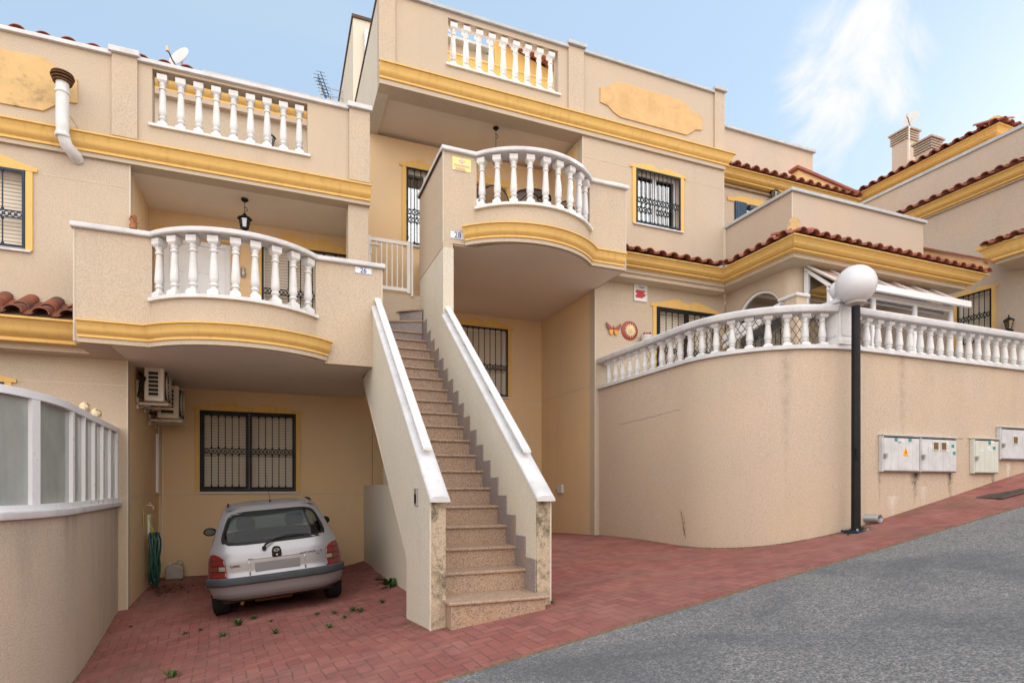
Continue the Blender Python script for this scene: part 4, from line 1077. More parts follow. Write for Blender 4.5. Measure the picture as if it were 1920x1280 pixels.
# small balcony-like tiled canopy of the neighbour at the frame edge
cn = MB().box(NX - .8, NX - .001, 3.0, 7.55, 4.55, 4.75).build('canopy', 'stucco', hn)
MB().sweep([(NX, 7.56), (NX - .8, 7.56), (NX - .8, 3.0)], cornice_prof(4.62, 4.90, .2)).build('cornice', 'yellow', cn, smooth=30)
tile_strip(MB(), 3.0, 7.7, NX - 1.05, 4.92, .35, .26, along='y').build('roof_tiles', 'tiles', cn, smooth=40)
g = MB().prism([(NX - 1.0, 4.95), (NX - .05, 5.3), (NX - .05, 4.9), (NX - 1.0, 4.9)], 'y', 7.6, 7.8).build('verge', 'yellow', cn)
# window in the side wall
wv = MB(); window_parts = []
m2 = MB(); grille(m2, 8.06, 8.74, 3.21, 4.32, -.03, 5, .02, [3.78]); m2.xf(lambda p: (NX + p[1], p[0], p[2])); 
wf = MB(); 
for (a, b, c_, d_) in ((8.05, 8.1, 3.2, 4.33), (8.70, 8.75, 3.2, 4.33), (8.1, 8.7, 3.2, 3.25), (8.1, 8.7, 4.28, 4.33)): wf.box(NX + .1, NX + .15, a, b, c_, d_)
wf = wf.build('window', 'pvc', hn); m2.build('window_guard', 'black', wf)
MB().box(NX + .12, NX + .14, 8.1, 8.7, 3.25, 4.28).build('roller_shutter', 'shutter', wf)
m2 = MB(); surround(m2, 8.05, 8.75, 3.2, 4.33, 0, rise=.05); m2.xf(lambda p: (NX + p[1], p[0], p[2])); m2.build('window_surround', 'yellow', wf)
MB().box(NX - .003, NX + .01, 3.0, 7.8, 4.2, 4.21).box(NX - .003, NX + .01, 3.0, 13.0, 5.62, 5.63).parts('joint_strip', 'joint_light', hn)

for h in (h26, h28, hc, hn): fix_children(h)

# ================================================================== STAIRCASE
stc = thing('outdoor_staircase', 'pink granite outdoor staircase between two pale walls with white handrails', 'staircase', None, (1.85, 5.1, -1.2))
Y0, G_, RZ, Z0 = 5.10, .258, .20, -1.008       # nosing of tread k at y = Y0+G*k, z = Z0+RZ*k
XA, XB = 1.415, 2.30
for k in range(18):
    y = Y0 + G_ * k; z = Z0 + RZ * k
    ov = .045 if k == 0 else 0
    zb = z - RZ + (0 if k else -.25)
    if k == 0: r_ = MB().box(XA - .0, XB + .02, y + .025 - .16, y + .3, zb, z - .03)
    else: r_ = MB().box(XA, XB, y + .025, y + G_ + .06, zb, z - .03)
    r_ = r_.build('riser', 'granite', stc)
    if k == 0: MB().box(XA - .03, XB + .06, y - .16, y + .29, z - .029, z).build('tread', 'granite', stc, bev=.01)
    else: MB().box(XA + .001, XB - .001, y, y + G_ + .03, z - .029, z).build('tread', 'granite', stc, bev=.008)
# winders turning right round the end of the balcony wall
px_, py_ = XB - .02, Y0 + G_ * 18 + .02
for i, a in enumerate((14, 34, 54)):
    z = Z0 + RZ * (18 + i)
    a1 = R(a - 14); 
    p1 = (px_ - 1.0 * math.cos(a1), py_ + 1.0 * math.sin(a1)); p2 = (px_ - 1.2 * math.cos(R(a + 6)), py_ + 1.2 * math.sin(R(a + 6))); p3 = (px_ - .3, 10.7)
    q = [(px_, py_), (max(XA - .05, p1[0]), p1[1]), (max(XA - .05, p2[0]), p2[1]), (max(XA, px_ - .9), 10.4), (px_, 10.4)]
    MB().prism(q, 'z', z - RZ - .02, z - .03).build('riser', 'granite_side', stc)
    q2 = [(x_, y_ - .02) for x_, y_ in q]
    MB().prism(q2, 'z', z - .029, z).build('tread', 'granite', stc)
MB().box(1.40, 2.0, 10.4, 10.79, 2.0, 3.0).build('landing', 'granite_side', stc)
# stringer walls
mb = MB()
yt, zt_ = 8.499, 2.52
zl = -.06; sl_ = (zt_ - zl) / (yt - 5.16)
def zc(y): return zl + sl_ * (y - 5.16)
out = [(5.14, -1.75), (6.16, -1.75), (6.16, -.72), (8.499, 1.0), (8.499, zc(8.499)), (5.14, zc(5.14))]
lw = MB().prism(out, 'x', 1.27, XA).build('side_wall', 'stucco_pale', stc)
MB().prism([(8.5, .99), (9.44, 1.70), (8.5, 1.76)][::1], 'x', 1.2705, XA).build('wall_wedge', 'stucco_pale', stc)
out = [(5.14, -1.45), (11.6, -1.45), (11.6, 2.1), (8.499, 2.1), (8.499, zc(8.499)), (5.14, zc(5.14))]
rw = MB().prism(out, 'x', XB, 2.45).build('side_wall', 'stucco_pale', stc)
MB().box(1.275, XA - .004, 5.125, 5.14, -1.7, zc(5.14) - .01).build('stained_pier_face', 'mossy', lw)
MB().box(XB + .004, 2.445, 5.125, 5.14, -1.5, zc(5.14) - .01).build('stained_pier_face', 'mossy', rw)
mb = MB(); mb.box(1.262, 1.277, 5.12, 5.13, -1.5, zc(5.14)); mb.parts('corner_bead', 'bead', lw)
mb = MB(); mb.box(2.441, 2.456, 5.12, 5.13, -1.4, zc(5.14)); mb.parts('corner_bead', 'bead', rw)
def coping_slope(parent, xa, xb, y0, y1, zf, h, name='coping', mat='coping', crown=.035):
    xm, w = (xa + xb) / 2, (xb - xa) / 2; mb = MB(); vs = []; m = 10
    prof = [(-w, 0)] + [(-w * math.cos(math.pi * k / m), .018 + crown * math.sin(math.pi * k / m)) for k in range(m + 1)] + [(w, 0)]
    n = len(prof)
    for y in (y0, y1):
        for p in prof: vs.append((xm + p[0], y, zf(y) + h + p[1]))
    fs = [(i, (i + 1) % n, n + (i + 1) % n, n + i) for i in range(n)] + [tuple(range(n))[::-1], tuple(range(n, 2 * n))]
    return mb.add(vs, fs).build(name, mat, parent, smooth=40)
for (w_, xa, xb) in ((lw, 1.25, XA + .02), (rw, XB - .02, 2.47)):
    coping_slope(w_, xa, xb, 5.06, 8.50, zc, .0)
    xm = (xa + xb) / 2
    h_ = coping_slope(w_, xm - .045, xm + .045, 5.52, 8.72, zc, .13, 'handrail', 'white', .014)
    mb = MB()
    for y in (5.62, 6.6, 7.6, 8.4): mb.box(xm - .015, xm + .015, y, y + .03, zc(y) + .03, zc(y) + .15)
    mb.build('rail_bracket', 'grey_metal', h_)
# granite skirting stepping up the right wall
for k in range(1, 18):
    y = Y0 + G_ * k; z = Z0 + RZ * k
    MB().box(XB - .013 - (k % 2) * .001, XB - .0005, y - .235, y + .02, z - RZ * 1.1 - .1, z + .115).build('skirting', 'granite_side', stc, bev=.003)
MB().box(XB - .012, XB - .0005, Y0 + G_ * 18 - .25, 10.0, 2.3, 2.75).build('skirting', 'granite_side', stc)
MB().prism([(11.79, -1.7), (11.79, .03), (7.2, .03), (7.2, -1.7)], 'x', 1.59, 1.75).build('low_partition', 'stucco_pale', stc)
MB().prism([(7.7, .031), (9.6, .031), (9.6, 1.7), (8.6, 1.0)], 'x', 1.60, 1.75).build('under_stair_infill', 'stucco', stc)
MB().hexa([(1.2705, 6.165, -.74), (XA, 6.165, -.74), (XA, 9.6, 1.72), (1.2705, 9.6, 1.72), (1.2705, 6.165, -.7), (2.299, 6.165, -.65), (2.299, 9.6, 1.95), (1.2705, 9.6, 1.75)]).build('stair_soffit', 'soffit', stc)
fix_children(stc)

# gate at the head of the stairs
g = thing('metal_gate', 'pale metal bar gate at the head of the granite stairs', 'gate', None, (1.80, 10.0, 3.3))
mb = MB(); y = 10.0
mb.box(1.43, 2.13, y, y + .035, 4.11, 4.17); mb.box(1.43, 2.13, y, y + .035, 3.32, 3.38); mb.box(2.07, 2.13, y - .002, y + .037, 3.3, 4.19); mb.box(1.41, 1.47, y - .002, y + .037, 3.3, 4.19)
mb.build('gate_frame', 'gate', g, bev=.003)
for k in range(6):
    x = 1.555 + k * .088; MB().box(x - .009, x + .009, y + .008, y + .026, 3.38, 4.11).build('gate_bar', 'gate', g)
MB().box(2.145, 2.175, y - .004, y + .04, 3.25, 4.18).build('hinge_post', 'gate', g)
mb = MB(); mb.box(1.46, 1.62, y - .03, y - .008, 4.03, 4.05); mb.box(1.455, 1.475, y - .012, y, 3.88, 4.0); mb.build('latch', 'grey_metal', g)
fix_children(g)
MBx = MB().box(1.42, 2.3, 10.04, 10.2, 2.6, 3.28).build('gate_threshold', 'stucco', stc); MBx.matrix_parent_inverse = stc.matrix_basis.inverted()

# ================================================================== TERRACE WALL with balustrade
tw = thing('terrace_wall', 'tall curved beige retaining wall with white balustrade behind the lamp post', 'wall', None, (7, 5.6, -.6))
def tpath(off=0.0, n=14):
    r = 1.55 - off * -1
    cx_, cy_ = 5.5 + 1.55, 5.5 + 1.55; rr = 1.55 + off
    p = [(5.5 - off, 9.44), (5.5 - off, 8.2)]
    for k in range(n + 1):
        t = math.pi + (math.pi / 2) * k / n; p.append((cx_ + rr * math.cos(t), cy_ + rr * math.sin(t)))
    p += [(9.5, 5.5 - off), (NX - .01, 5.5 - off)]
    return p
path = tpath()
wallm = MB().sweep(path, [(0, -2.2), (0, 1.775), (-.2, 1.775), (-.2, -2.2)]).build('retaining_wall', 'stucco_grey', tw, smooth=40)
MB().prism([(p[0], p[1]) for p in tpath(-.1)] + [(NX - .01, 9.44)], 'z', 1.40, 1.72).build('terrace_floor', 'soffit', tw)
bc = MB().sweep(path, [(.05, 1.776), (.05, 1.83), (-.25, 1.83), (-.25, 1.776)]).build('balustrade_base', 'coping', tw, bev=.005)
# rails: part one on the curve, part two right of the pillar
PILX = 6.97
def sub(path, x_stop=None, x_start=None):
    out = []
    for p in path:
        if x_stop is not None and p[0] > x_stop and p[1] < 6: continue
        if x_start is not None and not (p[0] >= x_start and p[1] < 6): continue
        out.append(p)
    return out
railp = [(.045, 2.255), (.055, 2.27), (.055, 2.325), (.035, 2.345), (-.185, 2.345), (-.205, 2.325), (-.205, 2.27), (-.195, 2.255)]
pa = sub(path, x_stop=6.7) + [(6.73, 5.52)]
r1 = MB().sweep(pa, railp).build('handrail', 'coping', tw, smooth=35)
r2 = MB().sweep([(6.99, 5.5), (10, 5.5), (NX - .01, 5.5)], railp).build('handrail', 'coping', tw, smooth=35)
pm = tpath(-.075, 60)
L_ = [0]
for a, b in zip(pm, pm[1:]): L_.append(L_[-1] + math.hypot(b[0] - a[0], b[1] - a[1]))
def along(d):
    for i in range(len(pm) - 1):
        if L_[i + 1] >= d:
            t = (d - L_[i]) / (L_[i + 1] - L_[i]); a, b = pm[i], pm[i + 1]
            return (a[0] + (b[0] - a[0]) * t, a[1] + (b[1] - a[1]) * t, math.atan2(b[1] - a[1], b[0] - a[0]))
d = .20; pts1 = []; an1 = []; pts2 = []; an2 = []
while True:
    p = along(d)
    if p[0] > 6.64 and p[1] < 6: break
    pts1.append(p[:2]); an1.append(p[2]); d += .226
x = 7.14
while x < 13.2: pts2.append((x, 5.575)); x += .214
balusters(r1, pts1, BAL_SHORT, 1.832, an1); balusters(r2, pts2, BAL_SHORT, 1.832)
pil = MB(); pil.box(6.74, 6.98, 5.48, 5.72, 1.84, 2.37); pil.box(6.715, 7.005, 5.455, 5.745, 1.832, 1.90); pil.box(6.71, 7.01, 5.45, 5.75, 2.371, 2.42)
pl = pil.build('pillar', 'white', tw, bev=.008)
pn = MB(); pn.box(6.78, 6.94, 5.472, 5.479, 1.95, 2.31); pn.box(6.732, 6.739, 5.52, 5.68, 1.95, 2.31); pn.build('pillar_panel', 'white', pl, bev=.003)
MB().lathe([(.09, 0), (.10, .02), (.06, .04), (.05, .06), (.08, .075)], (6.86, 5.6, 2.42), 16).sphere((6.86, 5.6, 2.585), .112, 16).build('ball_finial', 'white', pl, smooth=40)
# diamond lattice tied behind the balusters on the curve
mb = MB()
def lat(dd, zz):
    p = along(dd); q = (-math.sin(p[2]), math.cos(p[2])); return (p[0] + q[0] * .07, p[1] + q[1] * .07, zz)
dmax = 4.9; st = .085
k = 1.2
while k < dmax:
    for sgn in (1, -1):
        a, b = (1.86, 2.28) if sgn > 0 else (2.28, 1.86)
        mb.tube([lat(k, a), lat(k + .14, (a + b) / 2), lat(k + .28, b)], .0045, 4, False)
    k += .095
mb.build('diamond_lattice', 'drystem', tw)
def crack(parent, uv, plane, r=.0022):
    pts = [plane(u, v) for u, v in uv]; out = []
    for a, b in zip(pts, pts[1:]):
        for k in range(4):
            t = k / 4; out.append(tuple(a[q] + (b[q] - a[q]) * t + (random.uniform(-.006, .006) if q else 0) for q in range(3)))
    out.append(pts[-1]); MB().tube(out, r, 4).build('crack', 'drystem', parent)
crack(tw, [(1160, 796), (1200, 786), (1232, 779), (1262, 770), (1275, 768)], lambda u, v: PX(u, v, 5.4995))
crack(tw, [(1786, 822), (1800, 822), (1818, 822)], lambda u, v: PY(u, v, 5.4995))
fix_children(tw)

# ================================================================== LEFT GARDEN WALL with glazed screen
gw = thing('garden_wall', 'stained garden wall topped by a white glazed screen at far left', 'wall', None, (-2, 7, -1.9))
GP = [(-4.6, 4.3), (-3.2, 4.75), (-2.45, 5.2), (-2.08, 5.6), (-1.93, 5.9), (-1.85, 6.25), (-1.825, 6.6), (-1.85, 7.1), (-1.90, 7.8), (-1.95, 8.6), (-2.0, YF - .002)]
def gsm(n=6):
    out = []
    for i in range(len(GP) - 1):
        p0, p1, p2, p3 = [Vector(GP[max(0, min(len(GP) - 1, i + k))]) for k in (-1, 0, 1, 2)]
        for k in range(n):
            t = k / n; out.append(tuple(.5 * ((2 * p1) + (-p0 + p2) * t + (2 * p0 - 5 * p1 + 4 * p2 - p3) * t * t + (-p0 + 3 * p1 - 3 * p2 + p3) * t ** 3)))
    return out + [GP[-1]]
GS = gsm()
MB().sweep(GS, [(0, -3.6), (0, -.262), (-.18, -.262), (-.18, -3.6)]).build('wall', 'stucco_stained', gw, smooth=30)
MB().sweep(GS, [(.045, -.261), (.05, -.25), (.05, -.205), (.04, -.20), (-.20, -.20), (-.20, -.261)]).build('wall_coping', 'coping', gw, smooth=30)
fr_ = MB(); fr_.sweep(GS, [(.004, .735), (.004, .80), (-.074, .80), (-.074, .735)]); fr_.sweep(GS, [(.004, -.199), (.004, -.15), (-.074, -.15), (-.074, -.199)])
def gat(y):
    for p, q in zip(GS, GS[1:]):
        if p[1] <= y <= q[1]:
            t = (y - p[1]) / max(1e-6, q[1] - p[1]); return p[0] + (q[0] - p[0]) * t, Vector((q[0] - p[0], q[1] - p[1])).normalized()
    return GS[-1][0], Vector((0, 1))
ys_ = [9.42, 8.94, 8.46, 7.98, 7.48, 6.96, 6.10, 5.62, 5.05, 4.6]
nodes_ = []
for i, y in enumerate(ys_):
    x, d_ = gat(y); w_ = .021 if i not in (5, 6) else (.04 if i == 5 else .055); nn = Vector((d_.y, -d_.x)); nodes_.append((Vector((x, y)), d_, nn, w_))
    c_ = Vector((x, y)); q = [c_ - d_ * w_ + nn * .0, c_ + d_ * w_ + nn * .0, c_ + d_ * w_ - nn * .07, c_ - d_ * w_ - nn * .07]
    fr_.prism([tuple(v) for v in q], 'z', -.15, .735)
scr = fr_.build('screen_frame', 'pvc', gw, smooth=30)
for A, B in zip(nodes_[1:], nodes_):
    p, q = A[0] + A[1] * A[3] - A[2] * .036, B[0] - B[1] * B[3] - B[2] * .036; nn = (A[2] + B[2]).normalized() * .004
    MB().prism([tuple(p + nn), tuple(q + nn), tuple(q - nn), tuple(p - nn)], 'z', -.15, .735).build('pane', 'pane_grey', scr)
fix_children(gw)
for i, (yy, lab) in enumerate(((7.66, 'cream plaster rose ornament on the glazed screen, nearer the camera'), (8.25, 'cream plaster rose ornament on the glazed screen, nearer the house'))):
    mb = MB(); random.seed(i + 3)
    for k in range(46):
        t, a, r = random.uniform(0, 6.28), random.uniform(0, 3.14), .052
        c_ = Vector((gat(yy)[0] - .035 + .03 * math.cos(t) * math.sin(a), yy + .085 * math.cos(a) * 1.0, .855 + .05 * math.sin(t) * math.sin(a)))
        n = Vector((math.cos(t) * math.sin(a), math.cos(a), math.sin(t) * math.sin(a) + .2)).normalized()
        u_ = n.orthogonal().normalized(); v_ = n.cross(u_)
        vs = [c_ + u_ * .026 * math.cos(q) + v_ * .024 * math.sin(q) + n * (.01 if j % 2 else 0) for j, q in enumerate([math.pi * 2 * w / 8 for w in range(8)])] + [c_ - n * .02]
        mb.add(vs, [(j, (j + 1) % 8, 8) for j in range(8)] + [tuple(range(8))])
    tag(mb.build('rose_ornament', 'rose', None, smooth=50), lab, 'ornament')

# ================================================================== HOUSES ACROSS THE STREET (behind the camera; they reflect in the panes and bounce the sun)
def opp(x0, x1, z1, lab):
    h = thing('street_house', lab, 'house', None, ((x0 + x1) / 2, -9, plane_z((x0 + x1) / 2, 0)))
    holes = []
    x = x0 + 1.0
    while x < x1 - 1.6:
        for z in (z1 - 2.4, z1 - 5.2): holes.append((x, x + 1.2, z, z + 1.2))
        x += 2.8
    mb = MB(); wall_y(mb, x0, x1, -9, z1, -9.2, -9, holes); merge(mb.build('front_wall', 'cream', h))
    MB().box(x0, x0 + .2, -17, -9.2, -9, z1).box(x1 - .2, x1, -17, -9.2, -9, z1).build('side_walls', 'cream', h)
    MB().box(x0 - .05, x1 + .05, -17, -8.95, z1 + .001, z1 + .08).build('roof_coping', 'coping', h)
    for (a, b, c_, d_) in holes:
        MB().box(a, b, -9.13, -9.10, c_, d_).build('window', 'glass', h)
    MB().box(x0 + .2, x1 - .2, -10, -9.9, -9, z1).build('inner_wall', 'curtain', h)
    MB().sweep([(x1, -9), (x0, -9)], cornice_prof(z1 - 1.2, z1 - .9, .15)).build('cornice', 'yellow', h)
    fix_children(h)
opp(-24, -12.2, .4, 'cream sunlit row house across the street, lowest on the slope')
opp(-12, -.2, 1.8, 'cream sunlit row house across the street, opposite number 26')
opp(0, 11.8, 3.3, 'cream sunlit row house across the street, opposite the staircase')
opp(12, 24, 4.8, 'cream sunlit row house across the street, opposite the terrace wall')

# ================================================================== CAR
tilt = math.atan(.088)
car = thing('hatchback_car', 'silver three-door hatchback parked nose in under the balcony, seen from behind', 'car', None, (.075, 7.95, gz(.075, 8.6) + .005), (R(-.5), -tilt, R(2.6)))
PRO = [(.225, .11), (.25, .055), (.30, .02), (.40, .0), (.47, .0), (.52, .012), (.56, .035), (.70, .045), (.80, .065), (.86, .10), (.90, .125), (1.0, .185), (1.10, .25), (1.2, .32), (1.28, .39), (1.33, .45), (1.365, .53)]
WID = [(.225, .68), (.25, .735), (.30, .775), (.40, .80), (.52, .805), (.60, .80), (.75, .785), (.86, .755), (.95, .715), (1.05, .685), (1.15, .648), (1.25, .608), (1.33, .565), (1.365, .53)]
def itp(T, z):
    if z <= T[0][0]: return T[0][1]
    for (a, b), (c, d) in zip(T, T[1:]):
        if z <= c: t = (z - a) / (c - a); t2 = t; return b + (d - b) * t2
    return T[-1][1]
def sm(T, z): return (itp(T, z - .02) + itp(T, z) * 2 + itp(T, z + .02)) / 4
def SR(x, z, off=0.0):
    w = sm(WID, z); t = min(1, abs(x) / w)
    return sm(PRO, z) + .05 * t * t + .17 * t ** 7 - off
def rear_patch(outline_fn, nu, nv, off):
    """outline_fn(i,j) -> (x,z)"""
    def f(i, j):
        x, z = outline_fn(i, j); return (x, SR(x, z, off), z)
    return f
# rear shell with the window opening cut out
WZ0, WZ1 = .905, 1.30
def in_win(x, z, g=0.0):
    zc, h = (WZ0 + WZ1) / 2, (WZ1 - WZ0) / 2 + g
    w = sm(WID, z) - .085 + g
    return (abs(x) / w) ** 7 + (abs(z - zc) / h) ** 7 < 1
def fr_(i, j):
    z = .225 + 1.14 * j; x = (2 * i - 1) * sm(WID, z); return (x, SR(x, z), z)
body = MB()
NU, NV = 110, 90
body.grid(fr_, NU, NV, keep=lambda i, j: not in_win((2 * i - 1) * sm(WID, .225 + 1.14 * j), .225 + 1.14 * j, -.012))
# roof, windscreen frame, bonnet, nose along the length
TOP = [(.53, 1.365, .53), (.62, 1.385, .54), (.8, 1.405, .55), (1.1, 1.42, .555), (1.5, 1.42, .555), (1.8, 1.39, .55), (1.95, 1.35, .55), (2.25, 1.15, .58), (2.55, .96, .66), (2.62, .93, .70), (3.0, .88, .72), (3.35, .78, .70), (3.55, .66, .66), (3.66, .52, .62), (3.70, .35, .60), (3.68, .2, .6)]
def topf(i, j):
    k = j * (len(TOP) - 1); a = int(min(k, len(TOP) - 2)); t = k - a
    y, z, w = [TOP[a][q] + (TOP[a + 1][q] - TOP[a][q]) * t for q in range(3)]
    x = (2 * i - 1); return (x * w, y - (.10 if j > .85 else 0) * x * x, z - .035 * abs(x) ** 3)
def ktop(i, j):
    k = j * (len(TOP) - 1); return not (6.15 < k < 8.2 and abs(2 * i - 1) < .93)
body.grid(topf, 30, 45, keep=ktop)
# flanks
def yfront(z): 
    for (a, b) in zip(TOP[6:], TOP[7:]):
        if b[1] <= z <= a[1]: return a[0] + (b[0] - a[0]) * (a[1] - z) / max(1e-6, a[1] - b[1])
    return TOP[6][0]
for sgn in (-1, 1):
    def side(i, j):
        z = .225 + 1.14 * j; w = sm(WID, z)
        y0 = SR(w, z); y1 = max(y0 + .3, yfront(z) if z < 1.34 else 1.95)
        y = y0 + (y1 - y0) * i
        flare = .0 + .02 * math.sin(min(1, i * 1.2) * math.pi) * (1 if z < .9 else 1.6)
        nar = max(0, (i - .8) / .2) ** 2 * .13 if z < .93 else 0
        return (sgn * (w + flare - nar), y, z)
    def kside(i, j):
        z = .225 + 1.14 * j; w = sm(WID, z); y0 = SR(w, z); y1 = max(y0 + .3, yfront(z) if z < 1.34 else 1.95); y = y0 + (y1 - y0) * i
        if (y - .62) ** 2 + (z - .28) ** 2 < .31 ** 2 or (y - 3.06) ** 2 + (z - .28) ** 2 < .31 ** 2: return False
        if .95 < z < 1.29 and y0 + .22 < y < y1 - .12: return False
        return True
    body.grid(side, 90, 40, keep=kside)
bd_ = body.build('body', 'car', car, smooth=35)
for p in bd_.data.polygons: pass
m = bd_.modifiers.new('weld', 'WELD'); m.merge_threshold = .004
mb = MB(); mb.box(-.66, .66, .2, 3.4, .19, .26).box(-.74, .74, .95, 2.75, .18, .3).build('underbody', 'black', car)
# window glass + black seal
def wsel(g0, g1, off, name, mat, thick=0):
    mb = MB(); n = 72; vs = []
    zc = (WZ0 + WZ1) / 2
    def edge(t, g):
        lo, hi = 0, 1.0
        for _ in range(24):
            m_ = (lo + hi) / 2; x = m_ * math.cos(t); z = zc + m_ * math.sin(t)
            if in_win(x, z, g): lo = m_
            else: hi = m_
        return lo * math.cos(t), zc + lo * math.sin(t)
    if g0 is None:
        rings = [(0, 0)] ; R_ = 10
        vs.append((0, SR(0, zc, off), zc))
        for k in range(1, R_ + 1):
            for j in range(n):
                x, z = edge(2 * math.pi * j / n, g1); x *= k / R_; z = zc + (z - zc) * k / R_; vs.append((x, SR(x, z, off), z))
        fs = [(0, 1 + j, 1 + (j + 1) % n) for j in range(n)]
        for k in range(R_ - 1):
            for j in range(n): a = 1 + k * n; fs.append((a + j, a + n + j, a + n + (j + 1) % n, a + (j + 1) % n))
        mb.add(vs, fs)
    else:
        for g, o in ((g0, off), (g1, off), (g1, -.01), (g0, -.01)):
            for j in range(n): x, z = edge(2 * math.pi * j / n, g); vs.append((x, SR(x, z, o), z))
        fs = [(r * n + j, r * n + (j + 1) % n, ((r + 1) % 4) * n + (j + 1) % n, ((r + 1) % 4) * n + j) for r in range(4) for j in range(n)]
        mb.add(vs, fs)
    return mb.build(name, mat, car, smooth=40)
rwg = wsel(None, -.005, .0, 'rear_window', 'car_glass')
seal = wsel(-.03, .006, .004, 'window_seal', 'black')
# windscreen and side glass
MB().add([(-.50, 1.97, 1.34), (.50, 1.97, 1.34), (.62, 2.58, .95), (-.62, 2.58, .95)], [(0, 1, 2, 3)]).build('windscreen', 'car_glass', car)
for sgn in (-1, 1): MB().add([(sgn * .715, .55, .95), (sgn * .715, 2.35, .95), (sgn * .56, 1.9, 1.3), (sgn * .56, .75, 1.3)], [(0, 1, 2, 3)]).build('side_window', 'car_glass', car)
# interior
mb = MB(); mb.box(-.62, .62, .62, .95, .3, .80); mb.box(-.6, .6, .30, .7, .76, .80); mb.box(-.66, .66, .9, 2.4, .25, .3); mb.box(-.62, .62, 2.3, 2.6, .6, .9); mb.build('cabin', 'seat', car)
for x in (-.33, .33):
    s_ = MB().prism([(x - .22, .3), (x - .23, .8), (x - .19, .96), (x - .13, 1.0), (x + .13, 1.0), (x + .19, .96), (x + .23, .8), (x + .22, .3)], 'y', 1.30, 1.42).build('seat', 'seat', car, bev=.03)
    MB().prism([(x - .12, 1.02), (x - .13, 1.12), (x - .10, 1.19), (x + .10, 1.19), (x + .13, 1.12), (x + .12, 1.02)], 'y', 1.32, 1.41).build('headrest', 'seat', s_, bev=.02)
MB().box(-.11, .11, 1.97, 1.99, 1.27, 1.33).build('rear_mirror', 'mirror', car, bev=.008)
MB().box(-.13, .10, .66, .70, .88, .925).build('high_brake_light', 'lamp_red', car, bev=.005)
# tail lamps
for sgn in (-1, 1):
    def lo(i, j):
        z = .53 + .285 * j; w = sm(WID, z)
        top = max(0, (j - .72) / .28)
        xi = .585 + .02 * j + .0 + .10 * top ** 2.2; xo = w - .008 - .015 * top ** 2
        x = xi + (xo - xi) * i; return sgn * x, z
    mb = MB(); mb.grid(rear_patch(lo, 12, 20, .014), 12, 20)
    l_ = mb.build('tail_lamp', 'lamp_red', car, smooth=40)
    sd_ = l_.modifiers.new('solid', 'SOLIDIFY'); sd_.thickness = .008; sd_.offset = 0
    def am(i, j): return sgn * (.60 + .07 * i if True else 0), .615 + .05 * j
    def am1(i, j): return sgn * (.675 + .085 * i), .615 + .05 * j
    q = MB().grid(rear_patch(am, 4, 4, .026), 5, 4).build('reversing_lens', 'lamp_clear', l_, smooth=40)
    q = MB().grid(rear_patch(am1, 4, 4, .026), 5, 4).build('indicator_lens', 'lamp_amber', l_, smooth=40)
    for zz in (.60, .672, .745):
        q = MB().grid(rear_patch(lambda i, j: (sgn * (.60 + .165 * i), zz + .008 * j), 4, 1, .023), 8, 1).build('lens_divider', 'black', l_)
# bumper strip, crease, plate, badge, wiper
mb = MB(); mb.grid(rear_patch(lambda i, j: ((2 * i - 1) * (sm(WID, .47) + .012), .425 + .095 * j), 1, 1, .022), 60, 4)
bs_ = mb.build('bumper_strip', 'trim', car, smooth=60); q = bs_.modifiers.new('s', 'SOLIDIFY'); q.thickness = .03; q.offset = 0
for sgn in (-1, 1): MB().box(sgn * .795, sgn * .825, SR(.79, .47) - .02, .62 - .32, .425, .52).build('bumper_end', 'trim', car, bev=.008)
mb = MB(); mb.grid(rear_patch(lambda i, j: ((2 * i - 1) * sm(WID, .30), .275 + .03 * j), 1, 1, .012 ), 60, 2); q = mb.build('bumper_crease', 'car', car, smooth=60)
mb = MB(); mb.grid(rear_patch(lambda i, j: ((2 * i - 1) * .30, .535 + .175 * j), 1, 1, -.0), 10, 6)
mb = MB()
for (a, b, c_, d_) in ((-.335, -.318, .535, .715), (.318, .335, .535, .715), (-.335, .335, .715, .732)):
    mb.grid(rear_patch(lambda i, j: (a + (b - a) * i, c_ + (d_ - c_) * j), 1, 1, .012), 8, 4)
q = mb.build('plate_recess_edge', 'car', car, smooth=50); q2 = q.modifiers.new('s', 'SOLIDIFY'); q2.thickness = .014
def flat(x0, x1, z0, z1, o=.012): 
    y = SR((x0 + x1) / 2, (z0 + z1) / 2, o); return MB().box(x0, x1, y, y + .02, z0, z1)
flat(-.262, .262, .565, .675, .016).build('number_plate', 'plate', car, bev=.004)
mb = MB(); y = SR(0, .78, .03)
mb.prism([(-.05, .715), (-.056, .74), (-.055, .80), (-.042, .835), (-.02, .848), (.02, .848), (.042, .835), (.055, .80), (.056, .74), (.05, .715)], 'y', y, y + .05)
bdg = mb.build('badge', 'black', car, bev=.006)
MB().ring((0, .802), .021, .027, y - .004, y + .002, 20, 1.15, .8).box(-.036, .036, y - .005, y + .001, .799, .805).build('emblem', 'chrome', bdg)
MB().lathe([(.012, 0), (.012, .006)], (0, y - .005, .745), 12, 'y').build('lock', 'chrome', bdg)
text('OPEL', .036, (-.485, SR(-.485, .66, .012), .655), 'black', car, 'lettering', (R(82), 0, R(-6)), .001, 1.5)
text('CORSA 1.2i', .034, (.44, SR(.44, .72, .014), .725), 'black', car, 'lettering', (R(82), 0, R(6)), .001, 1.3)
text('16v', .024, (.49, SR(.49, .69, .014), .69), 'black', car, 'lettering', (R(82), 0, R(6)), .001, 1.3)
mb = MB(); mb.tube([(-.14, SR(-.14, .855, .05), .845), (-.12, SR(-.12, .88, .06), .885), (0, SR(0, .94, .03), .94), (.18, SR(.18, .955, .025), .965), (.42, SR(.42, .955, .02), .952)], [.016, .014, .010, .008, .005], 8)
